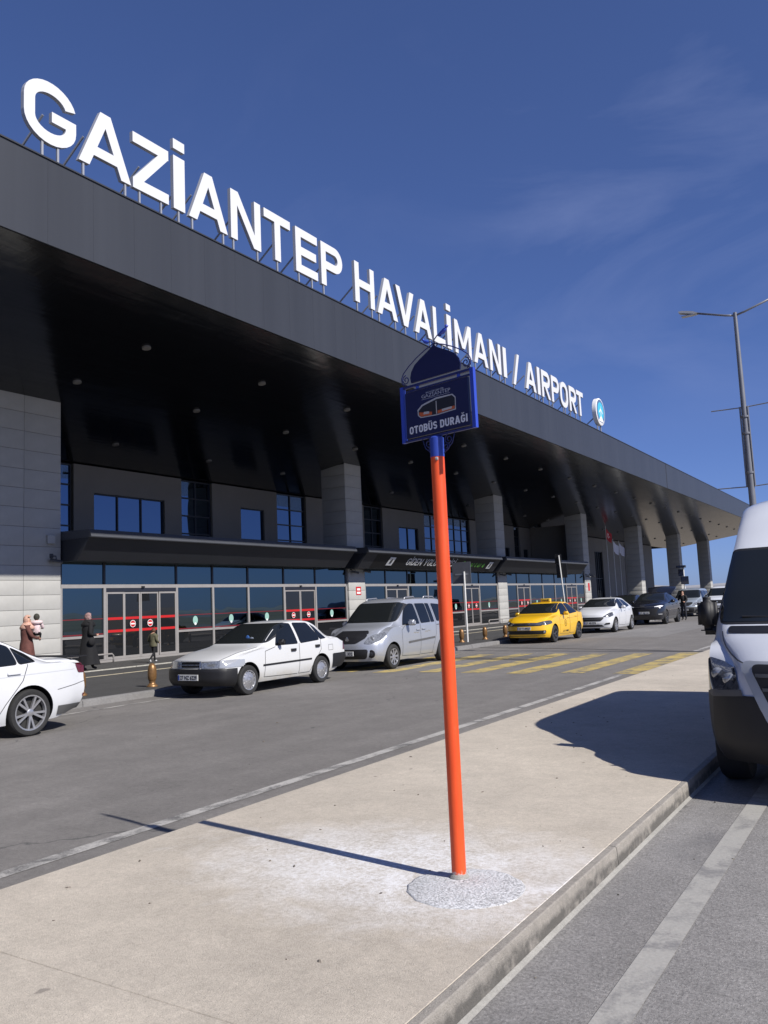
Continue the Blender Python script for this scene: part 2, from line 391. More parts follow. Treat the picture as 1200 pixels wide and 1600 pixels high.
# cement and whitewash spilled round the fresh footing of the pole (a stain with its own ragged shape)
dv = g.nt.nodes.new('ShaderNodeVectorMath'); dv.operation = 'DISTANCE'; mp = g.mapping((.62, 1.0, 1.0)); g.link(mp, dv.inputs[0]); dv.inputs[1].default_value = (-2.50*.62, 4.15, .12)
rag = g.math('ADD', dv.outputs['Value'], g.math('MULTIPLY', g.math('SUBTRACT', g.noise(3.0, 7, .68, dist=.9), .5), 1.1))
wm = g.math('MULTIPLY', g.rng(rag, .30, 1.0, 1, 0), g.rng(g.math('ADD', g.math('MULTIPLY', g.noise(34, 5, .78), .6), g.math('MULTIPLY', g.noise(5, 6, .7), .4)), .40, .58, .12, 1))
c = g.mix(g.math('MULTIPLY', wm, .92), c, (.72, .72, .725))
g.color(c); g.bump(g.math('ADD', fine, chm), .0035)
M_KERB, g, c, fine = concrete('kerb_concrete', (.31, .285, .25), 1.0)
szk = g.nt.nodes.new('ShaderNodeSeparateXYZ'); g.link(g.P, szk.inputs[0]); low_dark = g.math('MULTIPLY', g.rng(g.math('ADD', szk.outputs[2], g.math('MULTIPLY', g.math('SUBTRACT', g.noise(6, 6, .7), .5), .10)), .055, .085, 1, 0), g.rng(g.noise(9, 5, .7), .28, .5)); c = g.mix(g.math('MULTIPLY', low_dark, .88), c, (.085, .08, .072))  # kerb colour darkens towards the foot, with a ragged upper limit
dirt = g.rng(g.noise(5, 6, .7, dist=.8), .52, .72); c = g.mix(g.math('MULTIPLY', dirt, .55), c, (.16, .15, .135)); g.color(c); g.bump(g.math('ADD', fine, g.noise(18, 5)), .006)
M_GUT, g, c, fine = concrete('gutter_cement', (.30, .29, .265), 1.4); g.color(c); g.bump(fine, .003)
M_DISC, g, c, fine = concrete('fresh_footing_cement', (.60, .603, .61), 1.5)
pit = g.rng(g.noise(90, 5, .85), .28, .50); c = g.mix(pit, (.38, .38, .385), c); gp = g.rng(g.noise(4.5, 6, .7, dist=.8), .50, .66); c = g.mix(g.math('MULTIPLY', gp, .30), c, (.40, .395, .39)); wp = g.math('MULTIPLY', g.rng(g.noise(6, 6, .7), .40, .60), g.rng(g.noise(45, 4, .8), .38, .58)); c = g.mix(g.math('MULTIPLY', wp, .8), c, (.66, .67, .69)); g.color(c); g.bump(pit, .006)

def paint_line(name, col, under, wear=.5):
    m = mat(name, col, .75); g = G(m)
    w = g.math('ADD', g.noise(2.2, 6, .7, dist=.7), g.math('MULTIPLY', g.noise(55, 4, .8), .35))
    k = g.rng(w, .72-.12*wear-.03, .86-.12*wear, 0, 1)
    v = g.rng(g.noise(60, 4, .75), .3, .7, .84, 1.1)
    c = g.mix(1.0, col, v, 'MULTIPLY')
    g.color(g.mix(k, c, under)); return m
M_WLINE = paint_line('white_road_paint', (.40, .385, .36), (.12, .117, .112), .55)
M_WLINE2 = paint_line('white_bay_paint', (.335, .325, .30), (.19, .185, .18), .40)
M_YLINE = paint_line('yellow_road_paint', (.46, .35, .115), (.15, .14, .12), .62)

# --- ground, road and service road
def sheet(name, x0, x1, y0, y1, z, m, nx=1, ny=1):
    vs = [(x0+(x1-x0)*i/nx, y0+(y1-y0)*j/ny, z) for j in range(ny+1) for i in range(nx+1)]
    fs = [(j*(nx+1)+i, j*(nx+1)+i+1, (j+1)*(nx+1)+i+1, (j+1)*(nx+1)+i) for j in range(ny) for i in range(nx)]
    return mesh_obj(name, vs, fs, m)
M_EARTH = mat('dry_earth', (.20, .17, .125), .95, noise=(.02, .25))
tag(sheet('ground', -3000, 3000, -3000, 3000, -.05, M_EARTH), kind='structure')
road = tag(sheet('road', -13.0, -4.3, -60, 420, 0, M_ASPH), kind='structure')
serv = tag(sheet('service_road', -1.75, 46, -60, 420, 0, M_ASPH2), kind='structure')
def strip(name, parent, x0, x1, y0, y1, z, m):
    return mesh_obj(name, [(x0, y0, z), (x1, y0, z), (x1, y1, z), (x0, y1, z)], [(0, 1, 2, 3)], m, parent)
strip('edge_line', road, -5.12, -4.99, -30, 16.9, .004, M_WLINE)
strip('edge_line', road, -5.12, -4.99, 23.6, 160, .004, M_WLINE)
strip('edge_line', road, -12.32, -12.22, -20, 13.2, .004, M_WLINE)
for k in range(7):
    xl = -5.30-1.17*k
    strip('crossing_stripe', road, xl, xl+.50, 17.05+.12*math.sin(k*2.1), 23.0+.15*math.cos(k*1.7), .004, M_YLINE)
strip('bay_line', serv, -1.175, -1.035, -6, 11.2, .004, M_WLINE2)
strip('bay_line', serv, 1.75, 1.89, -6, 11.2, .004, M_WLINE2)
M_PATCH = asphalt('patched_asphalt', .175, False, 0.01)
strip('light_patch', road, -10.9, -7.9, 31.5, 47.5, .003, M_PATCH)
# bituminous seam across the road beyond the crossing
M_TAR = mat('tar_seam', (.018, .018, .02), .45)
pts = [(-4.46, 23.35), (-5.1, 23.56), (-6.7, 24.26), (-8.9, 25.11), (-11.0, 25.8), (-12.8, 26.3)]
mb = MB()
for i, (x, y) in enumerate(pts): mb.v += [(x, y-.045, .009), (x, y+.045, .009)]
mb.f = [(2*i, 2*i+2, 2*i+3, 2*i+1) for i in range(len(pts)-1)]
mb.build('tar_seam', M_TAR, road)
mb = MB()
for j in range(5):
    p = [(-12.2+1.25*i+.1*random.random(), 20.6+.25*math.sin(i*1.3+j)+j*.28+.3*random.random()) for i in range(4)]
    for i, (x, y) in enumerate(p): mb.v += [(x, y-.03*random.random()-.01, .0085), (x, y+.03, .0085)]
    n = len(mb.v)-8; mb.f += [(n+2*i, n+2*i+2, n+2*i+3, n+2*i+1) for i in range(3)]
mb.build('tar_crack', M_TAR, road)

# --- traffic island: concrete slabs, kerb stones on the service-road side
isl = tag(mesh_obj('island_pavement', *(lambda b: (b.v, b.f))(MB().box(-4.42, -1.70, -30, 200, -.04, .095)), M_KERB), kind='structure')
ys = [-30, -17.6, -7.6, 2.36, 15.6, 24.4, 36, 48, 60, 75, 90, 120, 160, 200]
for a, b in zip(ys[:-1], ys[1:]):
    low = (a > 15 and b < 24.5)
    zt = .12
    bm = bmesh.new(); bmesh.ops.create_cube(bm, size=1)
    for v in bm.verts: v.co = Vector((-3.050+v.co.x*2.785, (a+b)/2+v.co.y*(b-a-.003), .04+v.co.z*.16))
    bmesh.ops.bevel(bm, geom=[e for e in bm.edges if all(v.co.z > .1 for v in e.verts)], offset=.003, segments=1, affect='EDGES')
    bm_obj('slab', bm, M_PAVE, isl, angle=40)
prof = [(-1.6565, -.03), (-1.6565, .1185), (-1.652, .120), (-1.616, .119), (-1.610, .114), (-1.608, .10), (-1.604, .05), (-1.600, -.03)]
kb = MB().prism(prof, 'y', -1.996, 1.996).build('kerb_stone', M_KERB, isl)
kb.location = (0, -5.0, 0)
for k in range(30):
    o = copy_obj(kb, isl, (random.uniform(-.002, .002), -1.0+4*k, random.uniform(-.001, .001))); o.rotation_euler.z = random.uniform(-.003, .003)
MB().prism([(-1.6005, .001), (-1.6005, .016), (-1.590, .010), (-1.581, .004), (-1.580, .001)], 'y', -8, 40).build('gutter_fillet', M_GUT, isl)

# --- forecourt in front of the terminal with its kerb and edging strips
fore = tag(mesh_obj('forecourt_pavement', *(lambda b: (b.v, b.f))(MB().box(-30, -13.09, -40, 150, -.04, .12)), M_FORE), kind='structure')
M_KERB2, g, c, fine = concrete('dark_kerb_stone', (.19, .185, .18)); g.color(c); g.bump(fine, .003)
kb2 = MB().prism([(-13.09, -.03), (-13.09, .125), (-12.97, .125), (-12.93, .105), (-12.92, -.03)], 'y', -.995, .995).build('kerb_stone', M_KERB2, fore, angle=35)
kb2.location = (0, -19, 0)
for k in range(75): copy_obj(kb2, fore, (random.uniform(-.006, .006), -17+2*k, random.uniform(-.004, .004)))
M_EDGE = mat('pale_edging_stone', (.36, .345, .30), .8, noise=(9, .3))
M_YEDGE = mat('yellowed_guide_strip', (.42, .37, .26), .8, noise=(5, .3))
ed = MB().box(-17.83, -17.73, -.99, .99, .118, .128).build('guide_strip', M_YEDGE, fore); ed.location = (0, -18, 0)
ed2 = MB().box(-19.6, -19.53, -.99, .99, .118, .150).build('edging_strip', M_EDGE, fore); ed2.location = (0, -18, 0)
for k in range(1, 44):
    copy_obj(ed, fore, (0, -18+2*k, 0)); copy_obj(ed2, fore, (0, -18+2*k, 0))

# --- low dry hills on the horizon
def hills():
    M_HILL = mat('haze_tinted_dry_hills', (.26, .26, .27), 1.0, noise=(.004, .25))  # pale grey puts the distance haze into the hill colour
    vs = []; fs = []; n = 240; rings = [(1500, -2), (1750, .45), (2050, 1.0), (2500, .55), (2900, -2)]
    rnd = random.Random(3)
    ph = [rnd.uniform(0, 6.28) for _ in range(8)]
    for r, k in rings:
        for i in range(n):
            a = 2*math.pi*i/n
            h = 16+10*math.sin(3*a+ph[0])+8*math.sin(7*a+ph[1])+5*math.sin(13*a+ph[2])+3*math.sin(29*a+ph[3])+2*math.sin(53*a+ph[4])
            vs.append((r*math.cos(a), r*math.sin(a), max(h, 5)*k))
    for j in range(len(rings)-1):
        for i in range(n): fs.append((j*n+i, j*n+(i+1) % n, (j+1)*n+(i+1) % n, (j+1)*n+i))
    tag(mesh_obj('hills', vs, fs, M_HILL, smooth=True), kind='structure')
hills()

# --- loose chips, leaf bits and cigarette ends on the paving (nobody could count them)
def litter():
    rnd = random.Random(11); mb = MB()
    for k in range(170):
        if k < 80: x, y, z0 = rnd.uniform(-4.3, -1.75), rnd.uniform(1.9, 16)**1.0, .1205
        else: x, y, z0 = rnd.choice((rnd.uniform(-12.4, -5.2), rnd.uniform(-1.5, .3))), rnd.uniform(2.5, 18), .0045
        s = rnd.choice((.003, .004, .005, .006, .009)); a = rnd.uniform(0, 6.28); l, w = s*rnd.uniform(1, 2.6), s*rnd.uniform(.6, 1); ca, sa = math.cos(a), math.sin(a)
        P = [(-l, -w*.6), (l*.4, -w), (l, w*.3), (-l*.2, w)]; top = [(x+p[0]*.6*ca-p[1]*.6*sa, y+p[0]*.6*sa+p[1]*.6*ca, z0+s*rnd.uniform(.4, .9)) for p in P]
        bot = [(x+p[0]*ca-p[1]*sa, y+p[0]*sa+p[1]*ca, z0-.002) for p in P]
        mb.add(bot+top, [(4, 5, 6, 7), (0, 1, 5, 4), (1, 2, 6, 5), (2, 3, 7, 6), (3, 0, 4, 7)])
    m = mat('loose_chips', (.11, .095, .075), .9); g = G(m); g.color(g.mix(g.rng(g.noise(6, 2), .35, .65), (.05, .04, .03), (.26, .23, .19)))
    tag(mb.build('ground_litter', m), 'scattered grit, leaf bits and chips on the paving and road', 'litter', kind='stuff')
litter()
# ================================================================== TERMINAL
bld = empty('terminal_building', (-22.8, 40, 0)); BO = Vector((-22.8, 40, 0))
tag(bld, 'long airport terminal with deep dark grey canopy on square stone columns and glazed entrances', 'building')
def bpart(mb, name, m, parent=None, **kw):
    """build a part in world coordinates under the terminal"""
    if parent is None or parent is bld:
        mb.v = [(v[0]-BO.x, v[1]-BO.y, v[2]-BO.z) for v in mb.v]; return mb.build(name, m, bld, **kw)
    return mb.build(name, m, parent, **kw)
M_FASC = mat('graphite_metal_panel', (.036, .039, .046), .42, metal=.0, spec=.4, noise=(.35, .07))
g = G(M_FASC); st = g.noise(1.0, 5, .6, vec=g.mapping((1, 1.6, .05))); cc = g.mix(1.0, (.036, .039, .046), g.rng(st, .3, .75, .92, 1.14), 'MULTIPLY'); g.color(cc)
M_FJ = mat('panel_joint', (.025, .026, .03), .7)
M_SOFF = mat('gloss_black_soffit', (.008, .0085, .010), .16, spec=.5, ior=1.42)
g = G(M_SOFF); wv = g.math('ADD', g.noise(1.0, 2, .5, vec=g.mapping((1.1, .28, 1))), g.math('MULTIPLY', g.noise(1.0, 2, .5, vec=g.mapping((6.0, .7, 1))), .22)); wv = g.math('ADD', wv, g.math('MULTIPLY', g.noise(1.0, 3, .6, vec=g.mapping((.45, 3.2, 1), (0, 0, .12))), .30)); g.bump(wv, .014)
M_STONE = mat('pale_stone_cladding', (.375, .37, .35), .8, noise=(1.3, .09), bump=(30, .001))
M_SJ = mat('stone_joint', (.12, .12, .115), .9)
M_WALL = mat('grey_composite_wall', (.20, .185, .165), .65, noise=(.8, .06))
M_DARKP = mat('anthracite_metal', (.030, .032, .038), .4, noise=(1.0, .08))
M_DARKP2 = mat('anthracite_metal_edge', (.060, .064, .074), .4, noise=(1.0, .08))
M_ALU = mat('bronze_grey_aluminium', (.33, .31, .29), .38, metal=.25, noise=(3, .06))
M_FRAME = mat('dark_window_frame', (.018, .02, .028), .4)
M_BLACK = mat('matt_black', (.008, .008, .009), .55)
def glassmat(name, col, ior):
    m = mat(name, col, .012, metal=1.0 if ior > 1.9 else 0.0, spec=.5, ior=ior)
    g = G(m); g.bump(g.noise(.35, 2, .5), .010); return m
M_GLASS = glassmat('tinted_facade_glass', (.100, .145, .168), 1.95)
M_GLASS_UP = glassmat('tinted_upper_glass', (.11, .155, .225), 2.0)
M_DOORGL = glassmat('door_glass', (.012, .013, .015), 1.5)
M_RED = mat('red_vinyl', (.46, .012, .012), .45)
M_RED2 = mat('dark_red_vinyl', (.15, .010, .014), .45)
M_WHITE = mat('white_vinyl', (.72, .72, .71), .5)
M_MINT = mat('mint_sticker', (.26, .44, .38), .5)
M_GREEN = mat('green_sign_print', (.13, .42, .06), .5)

FX = -15.1; CEND = 123.4; CBEG = -18.0
sof = lambda x: 8.65+(x+22.8)*(1.10/7.7)
# fascia panels (shared mesh), joints behind
pw = 1.2
fp = MB().box(-.05, 0, .0015, pw-.0015, 0, 1.95)
fp0 = fp.build('fascia_panel', M_FASC, bld, angle=30)
n = int((CEND-CBEG)/pw)
fp0.location = (FX-BO.x, CBEG-BO.y, 9.75)
for k in range(1, n): copy_obj(fp0, bld, (FX-BO.x, CBEG+pw*k-BO.y, 9.75))
CEND = CBEG+pw*n
bpart(MB().box(FX-.40, FX-.051, CBEG, CEND, 9.76, 11.69), 'fascia_core', M_FJ)
bpart(MB().box(FX-.40, FX+.03, CBEG, CEND, 11.701, 11.735), 'roof_edge_trim', M_FASC)
bpart(MB().box(FX+.002, FX+.012, 66.0, 66.07, 9.75, 11.70), 'expansion_joint', M_FJ)
bpart(MB().prism([(-62, 10.8), (-15.51, 11.2), (-15.51, 11.66), (-62, 11.66)], 'y', CBEG, CEND), 'roof_slab', M_FASC)
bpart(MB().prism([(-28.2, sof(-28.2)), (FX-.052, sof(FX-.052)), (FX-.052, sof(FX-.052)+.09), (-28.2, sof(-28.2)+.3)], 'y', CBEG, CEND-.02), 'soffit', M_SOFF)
bpart(MB().prism([(FX-.41, 9.9), (FX-.41, 11.69), (-62, 11.69), (-62, 8), (-28, 8.1)], 'y', CEND-.02, CEND+.03), 'canopy_end_panel', M_FASC)

# columns clad with stone tiles
rows = []
z = .12
while z < 3.30: rows.append((z, z+.455)); z += .455
while z < 8.5: rows.append((z, min(z+.60, 8.9))); z += .60
CW = 1.43
tile_cache = {}
def tile(parent, w, h, axis, loc):
    k = (round(w, 3), round(h, 3), axis)
    if k not in tile_cache:
        b = MB()
        if axis == 'x': b.cbox(-.022, .0, .005, w-.005, .005, h-.005, .004)
        else: b.cbox(.005, w-.005, 0, .022, .005, h-.005, .004)
        tile_cache[k] = b.build('stone_tile', M_STONE, parent, angle=30); o = tile_cache[k]; o.location = loc
    else:
        o = copy_obj(tile_cache[k], parent, loc)
    return o
def column(yr, name='column', lastz=None):
    y0 = yr-CW
    c = MB().box(-CW+.022, -.022, .022, CW-.022, 0, 8.62).build(name, M_SJ, bld)
    c.location = (-22.8-BO.x, y0-BO.y, .0)
    for a, b in rows:
        top = min(b, sof(-22.8)+.02)
        tile(c, CW, top-a, 'x', (0, 0, a))
        topy = min(b, 8.60)
        tile(c, CW, topy-a, 'y', (-CW, 0, a))
    return c
COLS = [34.35, 51.7, 69.2, 86.7, 104.2, 121.7]
for y in COLS: column(y)
# the broad stone block at the left
blk = MB().box(-6.0, -.022, 8.2, 16.79, 0, 8.60).build('stone_block', M_SJ, bld); blk.location = (-22.8-BO.x, -BO.y, 0)
for a, b in rows:
    top = min(b, sof(-22.8)+.02)
    for k in range(6):
        tile(blk, 1.32, top-a, 'x', (0, 16.81-1.32*(k+1), a))
# ground floor bays: glazing
GX = -22.9
def pane(y0, y1, z0, z1, m=None, x=GX, name='glass_pane', parent=None):
    tilt = random.uniform(-.004, .004)*0.35; ty = random.uniform(-.003, .003)*0.35
    b = MB(); d = .012
    vs = [(x-d, y0, z0), (x-d, y1, z0), (x-d, y1, z1), (x-d, y0, z1),
          (x+tilt, y0, z0), (x+ty, y1, z0), (x-tilt, y1, z1), (x-ty, y0, z1)]
    b.add(vs, [(0, 3, 2, 1), (4, 5, 6, 7), (0, 1, 5, 4), (1, 2, 6, 5), (2, 3, 7, 6), (3, 0, 4, 7)])
    return bpart(b, name, m or M_GLASS, parent)
def circle_poly(cy, cz, ry, rz=None, n=20): rz = rz or ry; return [(cy+ry*math.cos(2*math.pi*i/n), cz+rz*math.sin(2*math.pi*i/n)) for i in range(n)]
def sticker(y, z, r, kind):
    if kind == 'no':
        bpart(MB().prism(circle_poly(y, z, r), 'x', GX+.040, GX+.043), 'no_entry_sticker', M_RED)
        bpart(MB().prism([(y-r*.72, z-r*.2), (y+r*.72, z-r*.2), (y+r*.72, z+r*.2), (y-r*.72, z+r*.2)], 'x', GX+.0432, GX+.045), 'no_entry_bar', M_WHITE)
        ring = MB().add([(GX+.0436, p[0], p[1]) for p in circle_poly(y, z, r)+circle_poly(y, z, r*.86)], [(i, (i+1) % 20, 20+(i+1) % 20, 20+i) for i in range(20)])
        bpart(ring, 'no_entry_rim', M_WHITE)
    else:
        bpart(MB().prism(circle_poly(y, z, r*.8, r), 'x', GX+.008, GX+.011), 'round_sticker', M_MINT)
        bpart(MB().prism(circle_poly(y, z-r*.85, r*.35, r*.3, 12), 'x', GX+.0112, GX+.0135), 'sticker_mark', M_WHITE)
ZT = 3.47
def bay(mul, doors, z_sill=1.0):
    y0, y1 = mul[0], mul[-1]
    bpart(MB().box(GX-.09, GX+.045, y0, y1, 2.60, 2.72), 'transom', M_ALU)
    bpart(MB().box(GX-.09, GX+.045, y0, y1, .12, .20), 'base_rail', M_ALU)
    for i, y in enumerate(mul):
        bpart(MB().box(GX-.10, GX+.05, y-.05, y+.05, .201, 2.599), 'mullion', M_ALU)
        bpart(MB().box(GX-.10, GX+.03, y-.045, y+.045, 2.721, ZT), 'mullion', M_FRAME)
    for i in range(len(mul)-1):
        a, b = mul[i]+.05, mul[i+1]-.05
        pane(a, b, 2.725, ZT)
        if i in doors:
            leafs = doors[i]
            bpart(MB().box(GX-.08, GX+.04, a, b, 2.47, 2.598), 'door_head', M_FRAME)
            bpart(MB().box(GX+.041, GX+.10, (a+b)/2-.06, (a+b)/2+.06, 2.60, 2.66), 'door_sensor', M_BLACK)
            edges = [a]+list(leafs)+[b]
            for j in range(len(edges)-1):
                p, q = edges[j]+.006, edges[j+1]-.006
                # one sliding leaf: aluminium frame as a mesh with its glass
                f = MB(); t = .055; xo = GX+(.03 if j in (0, len(edges)-2) and len(edges) > 3 else .0)
                f.box(xo-.03, xo+.02, p, p+t, .205, 2.46); f.box(xo-.03, xo+.02, q-t, q, .205, 2.46)
                f.box(xo-.03, xo+.02, p+t, q-t, 2.40, 2.46); f.box(xo-.03, xo+.02, p+t, q-t, .205, .29)
                leaf = bpart(f, 'sliding_door', M_ALU)
                gl = MB().box(xo-.012, xo, p+t, q-t, .29, 2.40); gl.v = [(v[0]-BO.x, v[1]-BO.y, v[2]) for v in gl.v]; gl.build('door_glass', M_DOORGL, leaf)
                for zz, hh in ((1.52, .085), (1.10, .085)):
                    r = MB().box(xo+.0012, xo+.004, p+t, q-t, zz, zz+hh); r.v = [(v[0]-BO.x, v[1]-BO.y, v[2]) for v in r.v]; r.build('red_band', M_RED, leaf)
                if 0 < j < len(edges)-2 or len(edges) == 3: sticker((p+q)/2, 1.36, .125, 'no')
        else:
            pane(a, b, z_sill+.04, 2.598)
            pane(a, b, .202, z_sill-.04, M_DOORGL)
            bpart(MB().box(GX-.08, GX+.04, a, b, z_sill-.04, z_sill+.04), 'sill_rail', M_ALU)
            bpart(MB().box(GX+.008, GX+.011, a, b, 1.565, 1.592), 'red_band', M_RED2)
            bpart(MB().box(GX+.008, GX+.011, a, b, 1.055, 1.095), 'red_band', M_RED2)
            sticker((a+b)/2+(.0 if i else .4), 1.37, .16, 'ok') if i else None
bay([16.86, 18.57, 21.83, 23.72, 25.77, 28.08, 30.35, 32.80], {1: (19.39, 20.12, 20.95), 5: (29.22,)})
bay([34.42, 36.40, 38.64, 40.83, 43.1, 45.30, 47.5, 50.20], {1: (37.5,), 5: (46.38,)})
bay([51.78, 53.52, 55.82, 58.28, 60.8, 63.33, 65.7, 67.70], {1: (54.7,), 5: (64.5,)})
bay([-8.0, -5.5, -2.5, 0, 2.5, 5.0, 8.1], {1: (-4.6, -4.0, -3.3)})
# dark hall behind the glass closes the volume, flat roof over it
bpart(MB().box(-29.5, GX-.13, -10, 69.1, .121, 4.25), 'ground_floor_core', M_BLACK)
bpart(MB().box(-28.01, GX+.02, -10, 69.2, 4.26, 4.42), 'lower_roof', M_DARKP2)
bpart(MB().box(GX-.12, GX+.0, -10, 69.1, ZT+.001, 4.255), 'lintel', M_DARKP)

# raked entrance canopies
def entrance(y0, y1, label=None):
    top = [(-22.88, 4.13), (-21.35, 4.13), (-21.33, 4.16), (-21.42, 4.38), (-22.88, 4.42)]
    p1 = bpart(MB().prism(top, 'y', y0, y1), 'entrance_canopy', M_DARKP2)
    face = [(-22.86, 3.44), (-22.05, 3.44), (-21.46, 4.128), (-22.86, 4.128)]
    bpart(MB().prism(face, 'y', y0+.02, y1-.02), 'canopy_face', M_DARKP)
    return p1
entrance(16.83, 31.6); entrance(32.6, 47.9); entrance(48.6, 64.6); entrance(-9.5, 8.0)
# lettering on the second entrance (plane of the raked face)
sl = Vector((-21.46+22.05, 0, 4.128-3.44)).normalized(); nrm = Vector((sl.z, 0, -sl.x))
def face_map(y, t, off=.006):
    o = Vector((-22.05, y, 3.44))+sl*t+nrm*off-BO
    return frame_map(o, (0, 1, 0), sl, nrm)
bpart(MB().add([Vector((-22.05, y, 3.44))+sl*t+nrm*.0025 for y, t in ((33.6, .03), (47.2, .03), (47.2, .86), (33.6, .86))], [(0, 1, 2, 3)]), 'sign_panel', M_BLACK)
letters_obj('sign_letter', 'GİDEN YOLCU GİRİŞİ', face_map(36.75, .27), .44, M_WHITE, bld, depth=.006, width=5.3, t=.13, gap=.14, slant=.10)
for k, ch in enumerate('Departure'): font_obj('sign_letter', ch, face_map(43.0+.33*k+(.10 if k else 0), .30), .58, M_GREEN, bld, width=.26 if ch not in 'rt' else .18, shear=.25, offset=.006)
for y in (35.15, 46.75):
    f = face_map(y, .22, .012)
    q = [f(p) for p in ((-.26, 0, 0), (.26, 0, 0), (.30, .50, 0), (-.22, .50, 0))]
    q2 = [f(p) for p in ((-.26, 0, .012), (.26, 0, .012), (.30, .50, .012), (-.22, .50, .012))]
    mesh_obj('pictogram_panel', q+q2, [(4, 5, 6, 7), (0, 1, 5, 4), (1, 2, 6, 5), (2, 3, 7, 6), (3, 0, 4, 7)], M_WHITE, bld)
    V, F = union_tris([[(-.10, .12), (.10, .12), (.12, .34), (-.08, .34)], [(-.03, .34), (.07, .34), (.075, .40), (-.025, .40)]])
    vs, fs = extrude_tris(V, F, .004); f2 = face_map(y, .22, .026); mesh_obj('pictogram', [f2(p) for p in vs], fs, M_DARKP2, bld)

# upper storey, set back
WX = -28.0
def wall_panel(y0, y1, z0=4.43, z1=7.86, wins=()):
    # a cladding panel with window openings cut as separate boxes round them
    ys = [y0]; b = MB()
    for (a, c, d, e) in wins: ys += [a, c]
    ys.append(y1)
    segs = list(zip(ys[::2], ys[1::2]))
    for a, c in segs: b.box(WX-.25, WX, a, c, z0, z1)
    for (a, c, d, e) in wins: b.box(WX-.25, WX, a, c, z0, d); b.box(WX-.25, WX, a, c, e, z1)
    bpart(b, 'wall_panel', M_WALL)
    for (a, c, d, e) in wins: window(a, c, d, e, max(1, round((c-a)/1.25)), 1, WX-.12)
def window(y0, y1, z0, z1, nx, nz, x):
    t = .05; f = MB()
    f.box(x-.05, x+.04, y0, y0+t, z0, z1); f.box(x-.05, x+.04, y1-t, y1, z0, z1); f.box(x-.05, x+.04, y0+t, y1-t, z0, z0+t); f.box(x-.05, x+.04, y0+t, y1-t, z1-t, z1)
    for i in range(1, nx): yy = y0+(y1-y0)*i/nx; f.box(x-.05, x+.035, yy-.03, yy+.03, z0+t, z1-t)
    for j in range(1, nz):
        zz = z0+(z1-z0)*j/nz
        for i in range(nx): f.box(x-.05, x+.03, y0+(y1-y0)*i/nx+(.03 if i else t), y0+(y1-y0)*(i+1)/nx-(.03 if i < nx-1 else t), zz-.03, zz+.03)
    w = bpart(f, 'window', M_FRAME)
    for i in range(nx):
        for j in range(nz):
            a, c = y0+(y1-y0)*i/nx+.03, y0+(y1-y0)*(i+1)/nx-.03; d, e = z0+(z1-z0)*j/nz+.03, z0+(z1-z0)*(j+1)/nz-.03
            tx, ty = random.uniform(-.004, .004), random.uniform(-.004, .004)
            q = MB().add([(x-.02+s, yy, zz) for yy, zz, s in ((a, d, tx), (c, d, ty), (c, e, -tx), (a, e, -ty))], [(0, 1, 2, 3)])
            q.v = [(v[0]-BO.x, v[1]-BO.y, v[2]) for v in q.v]; q.build('pane', M_GLASS_UP, w)
wall_panel(21.24, 27.11, wins=[(22.23, 26.08, 5.19, 6.75)]); window(18.2, 21.2, 4.5, 7.84, 2, 4, WX-.15); window(27.13, 29.10, 4.5, 7.84, 2, 4, WX-.15)
wall_panel(29.12, 33.98, wins=[(31.14, 32.94, 5.22, 6.83)]); window(34.0, 36.5, 4.5, 7.84, 2, 4, WX-.15)
wall_panel(36.52, 42.35); window(42.37, 44.49, 4.5, 7.84, 2, 4, WX-.15)
wall_panel(44.51, 49.92, wins=[(46.48, 49.05, 5.25, 6.74)]); window(49.95, 57.0, 4.5, 7.84, 6, 4, WX-.15)
wall_panel(57.02, 65.5, wins=[(62.95, 64.4, 4.95, 5.98)]); window(65.52, 66.7, 4.5, 7.84, 1, 4, WX-.15)
wall_panel(66.72, 70.3, wins=[(67.42, 68.45, 5.2, 5.97)]); window(70.32, 72.3, 4.5, 7.84, 2, 4, WX-.15)
wall_panel(8.0, 18.18); wall_panel(-10, 7.98, wins=[(-4, 0, 5.2, 6.75)])
wall_panel(72.32, 86.9, .125, 7.86); window(86.92, 89.6, .6, 6.4, 4, 2, WX-.15); wall_panel(89.62, 110.8, .125, 7.86)
bpart(MB().box(WX-.14, WX-.001, 86.92, 89.6, 6.41, 7.86), 'wall_panel', M_WALL)
bpart(MB().box(-60, WX-.26, -10, 110.8, .1, 10.7), 'upper_core', M_BLACK)
bpart(MB().box(-27.98, GX-.14, 69.12, 69.24, .125, 7.9), 'return_wall', M_WALL)
# glass balustrade round the flag court
for k in range(9):
    y = 70.4+1.8*k
    bpart(MB().box(-24.55, -24.50, y, y+.05, .12, 1.22), 'balustrade_post', M_ALU)
    pane(y+.06, y+1.79, .18, 1.18, M_GLASS, -24.52, 'balustrade_glass')
bpart(MB().box(-24.56, -24.49, 70.4, 86.4, 1.221, 1.26), 'handrail', M_ALU)

